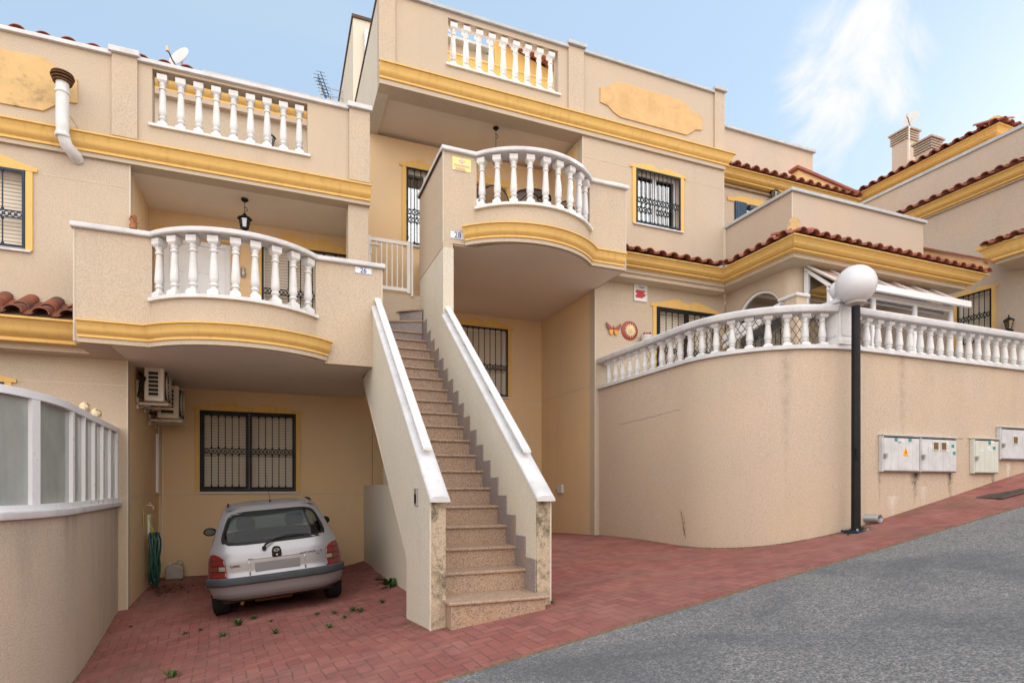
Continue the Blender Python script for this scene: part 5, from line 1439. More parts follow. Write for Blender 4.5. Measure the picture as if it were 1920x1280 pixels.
mb.lathe([(.026, -.02), (.026, .03)], (-.14, SR(-.14, .85, .04), .842), 12, 'y'); mb.build('wiper', 'black', car, smooth=50)
# roof aerial, roof strips, mirrors, exhaust, wheels
MB().tube([(0, .66, 1.40), (0, .665, 1.43)], [.016, .008], 8).tube([(0, .665, 1.43), (-.015, .80, 1.80)], [.003, .002], 6).build('aerial', 'black', car)
for sgn in (-1, 1):
    MB().tube([(sgn * .515, .66, 1.388), (sgn * .525, .9, 1.398), (sgn * .53, 1.5, 1.40)], .013, 6).build('roof_strip', 'black', car)
    mm = MB(); mm.lathe([(.001, -.045), (.05, -.04), (.075, -.01), (.075, .02), (.06, .045), (.001, .05)], (0, 0, 0), 14, 'y'); mm.xf(lambda p: (sgn * .83 + p[0] * 1.2, 2.05 + p[1], 1.0 + p[2] * .85)); mm = mm.build('wing_mirror', 'black', car, smooth=50)
    MB().lathe([(.06, 0), (.06, .004)], (0, 0, 0), 14, 'y').xf(lambda p: (sgn * .83 + p[0] * 1.15, 2.002 + p[1], 1.0 + p[2] * .8)).build('mirror_glass', 'mirror', mm)
    MB().tube([(sgn * .68, 2.1, .96), (sgn * .80, 2.06, .985)], .02, 6).build('mirror_arm', 'black', mm)
MB().tube([(-.42, .5, .20), (-.43, .2, .19), (-.45, .10, .185)], .02, 10).build('exhaust', 'rust', car, smooth=50)
MB().lathe([(.08, 0), (.08, .45)], (-.3, .32, .22), 12, 'x').build('silencer', 'rust', car, smooth=50)
for (x, y) in ((-.695, .62), (.695, .62), (-.70, 3.06), (.70, 3.06)):
    w_ = .10
    pr = [(.17, -w_), (.26, -w_), (.283, -w_ * .8), (.29, -w_ * .5), (.291, 0), (.29, w_ * .5), (.283, w_ * .8), (.26, w_), (.17, w_)]
    ty = MB().lathe(pr, (x, y, .29), 36, 'x').build('tyre', 'rubber', car, smooth=40)
    mb = MB()
    for q in (-.05, -.018, .018, .05): mb.lathe([(.292, q - .004), (.2935, q - .012), (.2935, q - .02), (.292, q - .025)], (x, y, .29), 36, 'x')
    mb.build('tread_rib', 'rubber', ty)
    MB().lathe([(.02, -.06), (.165, -.07), (.172, .07), (.02, .06)], (x, y, .29), 24, 'x').build('rim', 'grey_metal', ty, smooth=40)

# ================================================================== STREET LAMP
gzl = gz(6.8, 5.3)
lamp = thing('street_lamp', 'black street lamp post with a white ball globe in front of the terrace wall', 'street lamp', None, (6.8, 5.3, gzl))
mb = MB(); mb.lathe([(.075, 0), (.075, .03), (.055, .035), (.053, .6), (.050, 2.55 - gzl - .25)], (0, 0, 0), 20); po = mb.build('post', 'black', lamp, smooth=35)
MB().box(-.12, .12, -.12, .12, -.01, .018).build('base_plate', 'blue', lamp, bev=.004)
for a in (-.09, .09):
    for b in (-.09, .09): MB().lathe([(.012, .018), (.012, .045)], (a, b, 0), 6).build('bolt', 'grey_metal', lamp)
mb = MB(); mb.lathe([(.05, 0), (.115, .03), (.12, .055), (.10, .06)], (0, 0, 2.55 - gzl - .275), 24).build('globe_collar', 'jug', lamp, smooth=40)
MB().sphere((0, 0, 2.55 - gzl), .238, 32).build('globe', 'globe', lamp, smooth=80)
MB().box(-.05, -.046, -.05, .0, .9, 1.05).build('access_door', 'black', lamp)

# ================================================================== AIR CONDITIONERS
def ac(x0, x1, y0, y1, z0, z1, lab):
    a = thing('air_conditioner', lab, 'air conditioner', 'air conditioners on the carport wall', ((x0 + x1) / 2, y0, z0))
    def L(mb, n, m, p=a, **k): 
        o = mb.build(n, m, p, **k); o.location = (0, 0, 0); o.matrix_parent_inverse = Matrix.Translation(-a.location) if p is a else Matrix(); return o
    L(MB().box(x0, x1, y0, y1, z0, z1), 'casing', 'ac', bev=.015)
    L(MB().box(x0 + .05, x1 - .06, y0 - .004, y0, z0 + .06, z1 - .05), 'grille_recess', 'ac_dark')
    mb = MB(); n = 6
    for k in range(n + 1):
        z = z0 + .07 + (z1 - z0 - .13) * k / n; mb.box(x0 + .05, x1 - .06, y0 - .016, y0 - .003, z - .006, z + .006)
    mb.box(x0 + .045, x0 + .055, y0 - .016, y0 - .003, z0 + .05, z1 - .04); mb.box(x1 - .07, x1 - .055, y0 - .016, y0 - .003, z0 + .05, z1 - .04)
    L(mb, 'side_louvre', 'ac')
    L(MB().box(x1 - .0, x1 + .012, y0 + .06, y1 - .2, z0 + .04, z1 - .04), 'fan_guard', 'ac_dark')
    mb = MB(); yc, zc_ = (y0 + y1) / 2 - .07, (z0 + z1) / 2
    for r in (.06, .11, .16, .2): 
        m2 = MB().ring((yc, zc_), r - .006, r, 0, .008, 24); m2.xf(lambda p: (x1 + .012 + p[1], p[0], p[2])); mb.add(m2.v, m2.f)
    L(mb, 'fan_rings', 'ac')
    for y in (y0 + .06, y1 - .12):
        mb = MB(); mb.box(-1.895, x1 + .05, y, y + .035, z0 - .055, z0 - .02); mb.box(-1.895, -1.86, y, y + .035, z0 - .12, z0 + .30)
        mb.tube([(-1.87, y + .018, z0 - .30 + .2), (x1 - .15, y + .018, z0 - .05)], .006, 6)
        L(mb, 'bracket', 'bracket', bev=.003)
    mb = MB()
    for k in range(3): mb.tube([(-1.85, y0 + .05 + .03 * k, z1 - .08), (-1.80 + .02 * k, y0 - .02, z1 - .16), (-1.86, y0 + .0, z0 + .05), (x0 + .02, y0 + .1, z0 + .05)], .013, 6)
    L(mb, 'hose_loop', 'rubber', smooth=50)
    return a
ac(-1.78, -1.53, 9.92, 10.62, 1.25, 1.74, 'cream air conditioner on a wall bracket, the nearer and higher of the pair')
ac(-1.76, -1.46, 10.80, 11.52, 1.10, 1.62, 'cream air conditioner on a wall bracket, deeper in the carport and lower')
mb = MB(); mb.box(-1.905, -1.86, 11.55, 11.62, -.1, .9); tag(mb.build('cable_duct', 'pvc'), 'white plastic duct on the carport wall below the air conditioners', 'duct')
mb = MB(); mb.tube([(-1.84, 11.78, 1.1), (-1.84, 11.78, .3), (-1.84, 11.785, -1.3)], .012, 6); mb.tube([(-1.87, 11.6, .9), (-1.86, 11.6, 1.1), (-1.8, 11.5, 1.12)], .01, 6)
tag(mb.build('drain_tube', 'ac'), 'thin cream drain tube in the inner corner of the carport', 'pipe')

# ================================================================== LANTERNS, WALL LAMPS
def lantern(x, y, ztop, drop, lab, s=1.0):
    l = thing('hanging_lantern', lab, 'lantern', 'hanging lanterns', (x, y, ztop))
    MB().lathe([(.05, 0), (.055, -.015), (.03, -.04), (.012, -.05)], (0, 0, 0), 14).build('ceiling_rose', 'black', l, smooth=40)
    mb = MB(); z = -.05; k = 0
    while z > -drop:
        m2 = MB(); m2.ring((0, z - .018), .008, .013, -.002, .002, 8, .8, 1.4)
        if k % 2: m2.xf(lambda p: (p[1], p[0], p[2]))
        mb.add(m2.v, m2.f); z -= .028; k += 1
    mb.build('chain', 'black', l)
    mb = MB(); mb.tube([(.0, 0, -.12), (.035, 0, -.13), (.04, 0, -.17), (.01, 0, -.19)], .005, 6).build('scroll', 'black', l)
    b = -drop
    MB().lathe([(.008, b + .03), (.02, b + .01), (.03, b), (.045, b - .02), (.105, b - .055), (.112, b - .065), (.10, b - .072)], (0, 0, 0), 8).build('lantern_roof', 'black', l)
    MB().lathe([(.078, b - .072), (.055, b - .20)], (0, 0, 0), 6).build('lantern_glass', 'glass_frost', l)
    mb = MB()
    for k in range(6):
        t = 2 * math.pi * k / 6; mb.tube([(.08 * math.cos(t), .08 * math.sin(t), b - .07), (.057 * math.cos(t), .057 * math.sin(t), b - .20)], .005, 6)
    mb.lathe([(.06, b - .20), (.062, b - .215), (.02, b - .235), (.005, b - .25)], (0, 0, 0), 6); mb.build('lantern_cage', 'black', l)
    MB().lathe([(.02, b - .18), (.02, b - .09)], (0, 0, 0), 8).build('bulb', 'white', l, smooth=50)
lantern(-.45, 9.9, 4.398, .24, 'black hanging lantern under the loggia ceiling of number 26')
lantern(3.65, 9.9, 6.418, .42, 'black hanging lantern under the loggia ceiling of number 28')
def wall_lamp(loc, rz, lab, mat='green_iron'):
    l = thing('wall_lamp', lab, 'wall lamp', 'lantern wall lamps', loc, (0, 0, rz))
    MB().lathe([(.03, 0), (.035, .02)], (0, 0, -.12), 10, 'y').xf(lambda p: (p[0], -p[1], p[2])).build('back_plate', mat, l)
    MB().tube([(0, 0, -.12), (0, -.06, -.16), (0, -.11, -.13), (0, -.12, -.10)], .010, 6).build('arm', mat, l)
    MB().lathe([(.045, -.10), (.085, .08)], (0, -.12, 0), 6).build('lantern_glass', 'glass_frost', l)
    mb = MB()
    for k in range(6):
        t = 2 * math.pi * k / 6; mb.tube([(.046 * math.cos(t), -.12 + .046 * math.sin(t), -.10), (.087 * math.cos(t), -.12 + .087 * math.sin(t), .08)], .005, 6)
    mb.lathe([(.11, .08), (.10, .10), (.04, .14), (.015, .16), (.012, .20), (.001, .22)], (0, -.12, 0), 6); mb.lathe([(.02, -.125), (.05, -.10), (.05, -.09)], (0, -.12, 0), 6); mb.build('lantern_cage', mat, l)
wall_lamp((NX, 7.67, 3.42), R(-90), 'dark green wall lamp beside the neighbouring house window')
p = PY(1450, 368, 10.4); wall_lamp((p[0], 10.5, p[2]), 0, 'black wall lamp beside the blue shutter above the parapet')
p = PY(507, 264, 12.5); wall_lamp((p[0], 12.66, p[2]), 0, 'black wall lamp seen through the upper left balustrade', 'black')

# ================================================================== SIGNS AND PLATES
def plate(name, lab, cat, pa, pb, y, mat, th=.008):
    (x0, _, z1) = PY(*pa, y); (x1, _, z0) = PY(*pb, y); 
    t = thing(name, lab, cat, None, ((x0 + x1) / 2, y, (z0 + z1) / 2)); w, h = (x1 - x0) / 2, (z1 - z0) / 2
    MB().box(-w, w, -th, -.0005, -h, h).build('plate', mat, t, bev=.002); return t, w, h
def num(s_, pa, pb, lab):
    t, w, h = plate('house_number_plate', lab, 'number plate', pa, pb, YB, 'tilewhite'); t['group'] = 'house number tiles'
    text(s_, h * 2.1, (0, -.010, -.002), 'blue_ink', t, 'numeral', ext=.0012, sx=.9)
    mb = MB(); n = 9
    for k in range(n):
        for z in (-h + .006, h - .006): mb.box(-w + .004 + 2 * (w - .004) * (k + .15) / n, -w + .004 + 2 * (w - .004) * (k + .6) / n, -.0100, -.0085, z - .004, z + .004)
    for k in range(5):
        for x in (-w + .006, w - .006): mb.box(x - .003, x + .003, -.0102, -.0083, -h + .01 + 2 * (h - .01) * (k + .2) / 5, -h + .01 + 2 * (h - .01) * (k + .6) / 5)
    mb.build('dashed_border', 'blue_ink', t)
num('26', (665, 499), (697, 516), 'white tile with a blue 26 on the lower balcony corner')
num('28', (844, 432), (872, 451), 'white tile with a blue 28 under the upper balcony corner')
t, w, h = plate('security_sign', 'yellow security company sign with a red diamond on the balcony of number 28', 'sign', (848, 293), (883, 325), YB, 'sign_yel')
MB().prism([(0, .015), (.045, .05), (0, .09), (-.045, .05)], 'y', -.0115, -.008).build('diamond_rim', 'sign_red', t)
MB().prism([(0, .022), (.036, .05), (0, .082), (-.036, .05)], 'y', -.0135, -.0115).build('diamond', 'tilewhite', t)
MB().box(-.004, .004, -.0150, -.0135, .038, .064).box(-.012, .012, -.0152, -.0137, .046, .053).build('diamond_mark', 'sign_red', t)
mb = MB(); mb.box(-w * .85, w * .85, -.0105, -.008, -.02, -.008); mb.box(-w * .85, w * .85, -.0105, -.008, -.037, -.026)
for k in range(7): mb.box(-w * .7, w * (.3 + .08 * (k % 3)), -.0103, -.008, -.055 - k * .008, -.052 - k * .008)
mb.build('printed_lines', 'sign_pink', t)
t, w, h = plate('notice_board', 'white framed notice with red lettering on the wall left of the arch', 'sign', (1188, 533), (1212, 567), YF, 'tilewhite', .02)
MB().box(-w * .8, w * .8, -.024, -.02, h * .35, h * .88).build('notice_head', 'cardbox', t)
text('Cesal', .045, (0.02, -.0265, h * .70), 'blue_ink', t, 'lettering', ext=.001)
mb = MB()
for k, (a, b) in enumerate(((-.75, .75), (-.8, .5), (-.6, .8), (-.8, .7), (-.75, .4))): mb.box(w * a, w * b, -.024, -.02, h * (.22 - .19 * k) - .01, h * (.22 - .19 * k) + .016)
mb.build('red_lettering', 'sign_red', t)
mb = MB()
for (a, b) in ((-h, -h + .014), (h - .014, h)): mb.box(-w, w, -.03, -.0202, a, b)
for (a, b) in ((-w, -w + .012), (w - .012, w)): mb.box(a, b, -.0302, -.0203, -h + .014, h - .014)
mb.build('sign_frame', 'pvc', t)
# butterfly and sun ornaments
x, _, z = PY(1149, 616, YF); bf = thing('butterfly_ornament', 'red and orange butterfly ornament fixed to the wall', 'ornament', None, (x, YF, z))
for sgn in (-1, 1):
    MB().prism([(0, -.01), (sgn * .05, .02), (sgn * .15, .10), (sgn * .165, .095), (sgn * .15, .02), (sgn * .10, -.035), (sgn * .03, -.04)], 'y', -.035, -.025).build('upper_wing', 'butter_red', bf, bev=.003)
    MB().prism([(sgn * .005, -.03), (sgn * .09, -.03), (sgn * .10, -.07), (sgn * .065, -.125), (sgn * .03, -.11), (sgn * .01, -.06)], 'y', -.04, -.033).build('lower_wing', 'butter_or', bf, bev=.003)
MB().tube([(0, -.03, .05), (0, -.04, 0), (0, -.035, -.08)], [.006, .012, .005], 8).build('insect_body', 'butter_red', bf)
x, _, z = PY(1180, 620, YF); sn = thing('sun_ornament', 'round red and cream sun plate hung on the wall', 'ornament', None, (x, YF, z))
MB().lathe([(.001, -.02), (.15, -.03), (.175, -.018), (.18, -.0005)], (0, 0, 0), 32, 'y').build('dish', 'butter_red', sn, smooth=40)
mb = MB(); pts = []
for k in range(32): r = .135 if k % 2 == 0 else .085; t_ = 2 * math.pi * k / 32; pts.append((r * math.cos(t_), r * math.sin(t_)))
mb.prism(pts, 'y', -.042, -.027); mb.lathe([(.001, -.060), (.05, -.055), (.075, -.042)], (0, 0, 0), 24, 'y'); mb.build('rays', 'sunface', sn)
MB().tube([(-.03, -.060, -.025), (0, -.064, -.035), (.03, -.060, -.025)], .004, 5).tube([(-.03, -.058, .02), (-.015, -.06, .024)], .004, 5).tube([(.015, -.06, .024), (.03, -.058, .02)], .004, 5).tube([(0, -.062, .01), (0, -.068, -.01)], .005, 5).build('face', 'butter_or', sn)
# wall planter
x, _, z = PY(1212, 640, YF - .12); pt = thing('wall_planter', 'small white planter with blue and red flowers on the wall', 'planter', None, (x, YF, z - .08))
MB().lathe([(.06, 0), (.085, .02), (.11, .16), (.12, .17), (.12, .185)], (0, -.13, 0), 14).build('pot', 'white', pt, smooth=40)
mb = MB()
for k in range(26): a = random.uniform(0, 6.3); r = random.uniform(0, .1); mb.sphere((r * math.cos(a), -.13 + r * math.sin(a), .19 + random.uniform(0, .03)), .014, 6)
mb.build('flowers', 'blue_wood', pt)
mb = MB()
for k in range(9): a = random.uniform(0, 6.3); r = random.uniform(0, .1); mb.sphere((r * math.cos(a), -.13 + r * math.sin(a), .20 + random.uniform(0, .03)), .016, 6)
mb.build('red_flowers', 'sign_red', pt)
# terracotta figure at the loggia corner
x, y, z = PX(253, 416, -1.80)
mb = MB(); mb.lathe([(.02, -.11), (.045, -.10), (.05, -.05), (.03, -.01), (.045, .03), (.04, .07), (.02, .10), (.001, .11)], (x - .02, y, z), 12); mb.tube([(x - .06, y, z + .02), (x - .02, y - .05, z + .06), (x + .03, y, z - .03)], .018, 6)
tag(mb.build('terracotta_ornament', 'terra_fig', smooth=50), 'terracotta figure hung on the loggia wall above the coping', 'ornament')
x, _, z = PY(456, 510, 10.75); mb = MB(); mb.lathe([(.001, -.09), (.03, -.07), (.045, -.02), (.025, .03), (.035, .07), (.001, .1)], (x, 10.77, z), 10)
tag(mb.build('door_ornament', 'grey_metal', smooth=50), 'grey metal figure hung beside the front door of number 26', 'ornament')
# step light, wall socket
st_ = thing('step_light', 'small grey step light set in the outer staircase wall', 'light', None, (1.27, 5.66, -.10))
MB().box(-.018, 0, -.05, .06, -.085, .085).build('casing', 'grey_metal', st_, bev=.004); MB().box(-.020, -.0185, -.035, .045, -.06, .03).build('lens', 'black', st_)
bx_ = thing('wall_box', 'small white outdoor box on the porch wall right of the stairs', 'box', None, (5.42, 10.85, -.05))
MB().box(-.05, 0, -.13, .09, -.08, .09).build('casing', 'cardbox', bx_, bev=.006); MB().tube([(-.02, .09, -.0), (-.03, .16, -.01), (-.03, .17, -.04)], .012, 6).build('spigot', 'grey_metal', bx_)

# ================================================================== METER CABINETS
def cabinet(pa, pb, lab, mat, wins=(), stick=(), warn=False, marks=True):
    (x0, _, z1) = PY(*pa, 5.5); (x1, _, z0) = PY(*pb, 5.5); 
    c = thing('meter_cabinet', lab, 'cabinet', 'meter cabinets along the retaining wall', ((x0 + x1) / 2, 5.5, z0)); w, h = (x1 - x0) / 2, z1 - z0
    MB().box(-w, w, -.06, -.0005, 0, h).build('casing', mat, c, bev=.006)
    MB().box(-w - .012, w + .012, -.075, -.001, h + .0005, h + .016).build('rain_cap', mat, c, bev=.003)
    d = MB().box(-w + .02, w - .02, -.068, -.0605, .02, h - .03).build('cabinet_door', mat, c, bev=.005)
    for k in range(1, 5):
        x = -w + 2 * w * k / 5; MB().box(x - .002, x + .002, -.0705, -.0675, .03, h - .05).build('door_rib', mat, d)
    MB().box(-w + .02, w - .02, -.071, -.062, h - .026, h - .012).build('hinge_line', 'joint_dark', d)
    MB().box(-w + .012, w - .012, -.064, -.0605, .004, .012).build('door_gap', 'joint_dark', d)
    MB().lathe([(.022, -.10), (.022, -.07)], (-w + .03, 0, h * .46), 10, 'y').box(-w + .015, -w + .045, -.095, -.07, h * .46 - .045, h * .46 + .0).build('lock', 'grey_metal', d)
    for (a, b) in wins:
        f = MB().box(-w + 2 * w * a, -w + 2 * w * a + .13, -.078, -.068, h * b, h * b + .13).build('meter_window_frame', 'cardbox2', d, bev=.004)
        MB().box(-w + 2 * w * a + .016, -w + 2 * w * a + .114, -.0795, -.0782, h * b + .016, h * b + .114).build('meter_window', 'wicker', f)
    for k, (a, b) in enumerate(stick):
        MB().box(-w + 2 * w * a, -w + 2 * w * a + .055, -.0712, -.068, h * b, h * b + .045).build('sticker', 'teal', d)
    if marks:
        mb = MB()
        for k in range(5): xx = random.uniform(-w * .7, w * .6); zz = h * random.uniform(.55, .88); mb.box(xx, xx + random.uniform(.03, .09), -.0708, -.068, zz, zz + random.uniform(.015, .05))
        mb.build('paper_label', 'tilewhite', d)
    if warn:
        MB().prism([(-.055 + .07, h * .45), (.055 + .07, h * .45), (.07, h * .45 + .12)], 'y', -.0722, -.068).build('warning_triangle', 'orange', d)
        MB().prism([(.062, h * .45 + .015), (.085, h * .45 + .05), (.075, h * .45 + .05), (.080, h * .45 + .085), (.058, h * .45 + .045), (.068, h * .45 + .045)], 'y', -.0735, -.0724).build('lightning_bolt', 'black', d)
    return c
cabinet((1647, 816), (1716, 885), 'white meter cabinet with an orange warning triangle, first of four from the lamp post', 'cardbox', stick=((.3, .84), (.68, .84)), warn=True)
cabinet((1718, 819), (1785, 886), 'white meter cabinet with two square windows joined to the one with the triangle', 'cardbox', wins=((.30, .62), (.52, .62)), stick=((.84, .72), (.88, .52)))
cabinet((1818, 822), (1864, 888), 'plain grey-green meter cabinet standing apart between the white ones', 'cardbox2', stick=((.55, .84), (.74, .70)))
cabinet((1868, 801), (1965, 864), 'large white meter cabinet at the right edge, highest on the slope', 'cardbox', wins=((.20, .48), (.56, .48), (.8, .48)), marks=False)
# vent pipe, paper notices
x, _, z = PY(1620, 971, 5.5); pp = MB(); m2 = MB(); m2.lathe([(.055, -.02), (.055, .17), (.047, .17), (.045, .0)], (0, 0, 0), 20, 'y'); pp.add([(x + .02 + p[0] + p[1] * .5, 5.52 - p[1], z + p[2]) for p in m2.v], m2.f)
tag(pp.build('drain_pipe', 'grey_metal', smooth=40), 'short grey plastic drain pipe sticking out of the wall beside the lamp post', 'pipe')
x = 6.95; tag(MB().box(x - .02, x + .24, 5.28, 5.46, gz(x, 5.4) - .06, gz(x, 5.4) + .035).build('concrete_block', 'drain', bev=.01), 'broken concrete block under the grey drain pipe', 'block')
# drain grate on the pavement
gx, gy = 8.75, 5.0
pa = PY(1850, 905, 1)  # only for reference of direction
dg = thing('drain_grate', 'dark iron drain grate in the sloping red pavement at far right', 'grate', None, (9.35, 5.02, gz(9.35, 5.02)), (0, -math.atan(.16), 0))
mb = MB(); mb.box(-.38, .38, -.16, -.14, .0, .014).box(-.38, .38, .14, .16, .0, .014).box(-.38, -.36, -.14, .14, .0, .014).box(.36, .38, -.14, .14, .0, .014); mb.build('grate_frame', 'drain', dg)
mb = MB()
for k in range(22): mb.box(-.355 + k * .0325, -.340 + k * .0325, -.14, .14, .001, .011)
mb.build('grate_bars', 'drain', dg); MB().box(-.36, .36, -.14, .14, -.002, .0008).build('grate_pit', 'joint_dark', dg)

# ================================================================== HOSE, TAP, JUG, LITTER
gzh = gz(-1.75, 10.55)
hs = thing('garden_hose', 'coiled dark green garden hose hung on the carport wall', 'hose', None, (-1.82, 10.55, gzh))
def loop(cy, h, w, zt, r, k):
    pts = []
    for i in range(25):
        t = 2 * math.pi * i / 24; pts.append((.02 + .045 * (k % 3) + .02 * math.sin(3 * t + k), cy + w * math.sin(t) * (1.0 - .25 * math.cos(t)), zt - h / 2 + h / 2 * math.cos(t)))
    return pts
for k in range(7):
    mb = MB(); mb.tube(loop(random.uniform(-.03, .05), random.uniform(.72, .86), random.uniform(.06, .17), .90, .016, k), .0125, 8, False); mb.build('hose_coil', 'hose', hs, smooth=60)
MB().tube([(.03, .05, .9), (.05, .2, .8), (.06, .26, .45), (.05, .30, .05), (.08, .2, .012), (.2, .1, .015)], .0125, 8).build('hose_end', 'hose', hs, smooth=60)
MB().tube([(.0, -.08, 1.18), (.03, -.05, .95), (.04, .02, .84), (.03, .10, .92), (.0, .14, 1.0)], .007, 6).box(-.07, -.06, -.1, -.07, 1.0, 1.25).build('yellow_strap', 'strap', hs, smooth=60)
tp = thing('water_tap', 'small brass-grey water tap above the hose', 'tap', None, (-1.9, 10.72, gzh + 1.32))
MB().tube([(0, 0, 0), (.08, 0, 0), (.10, 0, -.03), (.10, 0, -.06)], .012, 8).build('spout', 'bracket', tp, smooth=50); MB().box(.05, .07, -.04, .04, .03, .045).box(.055, .065, -.006, .006, .0, .03).build('handle', 'bracket', tp)
tag(MB().box(-1.905, -1.87, 10.86, 10.96, gzh + .85, gzh + 1.17).build('thermometer_plate', 'pvc', bev=.004), 'narrow white plate on the wall right of the hose', 'plate')
gj = gz(-1.6, 11.55)
jg = thing('plastic_jug', 'cloudy plastic water jug in the carport corner', 'jug', None, (-1.62, 11.55, gj))
MB().prism([(-.13, 0), (.13, 0), (.14, .03), (.14, .19), (.09, .25), (.0, .27), (-.11, .24), (-.14, .18), (-.14, .03)], 'y', -.09, .09).build('jug_body', 'jug', jg, bev=.03)
MB().tube([(.02, 0, .265), (.06, 0, .32), (.12, 0, .31), (.135, 0, .22)], .014, 8).build('jug_handle', 'jug', jg, smooth=50); MB().lathe([(.028, .26), (.028, .31)], (-.08, 0, -.02), 12).build('cap', 'white', jg, smooth=50)
mb = MB()
for k in range(260):
    a = random.gauss(0, .17); b = random.gauss(0, .22); x, y = -1.62 + abs(a) * 1.2 - .1, 10.3 + b + .2
    if x < -1.88: continue
    z = gz(x, y) + random.uniform(.003, .03); r = random.uniform(.012, .035); t = random.uniform(0, 6.28); u = Vector((math.cos(t), math.sin(t), random.uniform(-.5, .5))) * r; v = Vector((-math.sin(t), math.cos(t), random.uniform(-.6, .6))) * r * .5
    c_ = Vector((x, y, z)); mb.add([c_ - u, c_ + v, c_ + u, c_ - v], [(0, 1, 2, 3)])
lf = mb.build('leaf_litter', 'leaf_dry'); lf['kind'] = 'stuff'; lf['label'] = 'dry brown leaf litter below the hose'; lf['category'] = 'leaves'

mb = MB(); random.seed(5)
def speck(x, y, r0, r1):
    z = gz(x, y) + .003; r = random.uniform(r0, r1); a = random.uniform(0, 6.28)
    c_ = [Vector((x + r * random.uniform(.6, 1) * math.cos(a + 1.57 * k), y + r * random.uniform(.6, 1) * math.sin(a + 1.57 * k), z)) for k in range(4)]
    mb.add(c_ + [Vector((x, y, z + r * .6))], [(0, 1, 4), (1, 2, 4), (2, 3, 4), (3, 0, 4)])
tp_ = tpath(.0, 30)
for k in range(520):
    i = random.randrange(1, len(tp_) - 2); t = random.random(); a, b = tp_[i], tp_[i + 1]
    if b[0] > 9.4: b = (11.5, b[1])
    q = abs(random.gauss(0, .05)) + .01; d_ = (Vector(b) - Vector(a)).normalized(); x = a[0] + (b[0] - a[0]) * t + d_.y * q * 1.0; y = a[1] + (b[1] - a[1]) * t - d_.x * q
    speck(x, y, .004, .012)
for k in range(700):
    x = random.uniform(-2, 11); speck(x, kerb_y(x) + abs(random.gauss(0, .03)) + .005, .003, .009)
for k in range(160):
    y = random.uniform(6.0, 9.3); speck(gat(y)[0] + abs(random.gauss(0, .05)) + .01, y, .004, .013)
for k in range(120):
    y = random.uniform(6.2, 11.5); speck(-1.87 + abs(random.gauss(0, .04)) if y > 9.5 else 1.25 - abs(random.gauss(0, .04)), y if y > 9.5 else random.uniform(5.2, 6.1), .004, .013)
gt = mb.build('grit', 'drystem'); gt['kind'] = 'stuff'; gt['label'] = 'loose grit and dirt along the wall foot and the kerb'; gt['category'] = 'grit'

# ================================================================== WEEDS
def tuft(n, hgt, spread, wl):
    mb = MB()
    for k in range(n):
        a = random.uniform(0, 6.28); ln = hgt * random.uniform(.5, 1); lean = random.uniform(.3, 1.1) * spread
        d = Vector((math.cos(a), math.sin(a), 0)); s_ = Vector((-d.y, d.x, 0)) * wl * random.uniform(.6, 1.2)
        p0 = d * random.uniform(0, .01); p1 = p0 + d * lean * .5 + Vector((0, 0, ln * .75)); p2 = p0 + d * lean + Vector((0, 0, ln * random.uniform(.5, 1)))
        mb.add([p0 - s_ * .4, p0 + s_ * .4, p1 + s_, p1 - s_, p2], [(0, 1, 2, 3), (3, 2, 4)])
    return mb
tufts = []
for k in range(4):
    o = tuft(26, .045, .05, .005).build('weed_tuft', 'weed'); tufts.append(o.data); bpy.data.objects.remove(o)
wp = [(376, 1181), (447, 1171), (475, 1160), (508, 1165), (618, 1176), (676, 1147), (661, 1145), (646, 1158), (628, 1150), (322, 1270), (245, 1175), (348, 1188), (418, 1192), (446, 1172), (516, 1187), (1034, 1131), (595, 1152), (1590, 1003), (717, 1130)]
def ground_hit(u, v):
    r = ray(u, v); lo, hi = 2.0, 14.0
    for _ in range(40):
        m_ = (lo + hi) / 2
        if r[2] * m_ > gz(r[0] * m_, r[1] * m_): lo = m_
        else: hi = m_
    return (r[0] * lo, r[1] * lo, gz(r[0] * lo, r[1] * lo))
for i, (u, v) in enumerate(wp):
    x, y, z = ground_hit(u, v); o = bpy.data.objects.new('weed_tuft', tufts[i % 4]); COL.objects.link(o); o.location = (x, y, z); o.rotation_euler = (0, 0, i * 1.3)
    s_ = random.uniform(.7, 1.6) * (1.5 if i in (1, 4, 9) else 1); o.scale = (s_, s_, s_)
    tag(o, 'tiny green weed tuft growing in the joints of the red pavers', 'weed', 'weed tufts between the pavers')
x, y, z = ground_hit(735, 1098)
bw = thing('leafy_weed', 'bushy dark green weed at the foot of the white partition wall', 'weed', None, (x - .03, y, z))
mb = MB(); random.seed(11)
for k in range(70):
    a = random.uniform(0, 6.28); ln = random.uniform(.10, .26); d = Vector((math.cos(a), math.sin(a), 0)); s_ = Vector((-d.y, d.x, .2)) * random.uniform(.012, .026)
    pts = []; h0 = random.uniform(.6, 1.3)
    for q in range(5):
        t = q / 4; pts.append(d * ln * t * .9 + Vector((0, 0, ln * (h0 * t - .7 * t * t))))
    vs = []; 
    for q, p_ in enumerate(pts): w_ = math.sin(math.pi * (q + .4) / 4.8); vs += [p_ - s_ * w_, p_ + s_ * w_ + Vector((0, 0, .006))]
    mb.add(vs, [(2 * q, 2 * q + 1, 2 * q + 3, 2 * q + 2) for q in range(4)])
mb.build('leaves', 'weed', bw, smooth=60); MB().tube([(0, 0, 0), (.01, 0, .08)], [.012, .006], 6).build('stem', 'weed', bw)
x, y, z = ground_hit(1287, 1023); y0_ = y
ds = thing('dry_stalk', 'thin dry weed stalk against the curved retaining wall', 'weed', None, (x, y, z))
mb = MB(); mb.tube([(0, 0, 0), (-.02, 0, .15), (-.06, .01, .35), (-.09, .01, .52)], [.006, .004, .003, .002], 6)
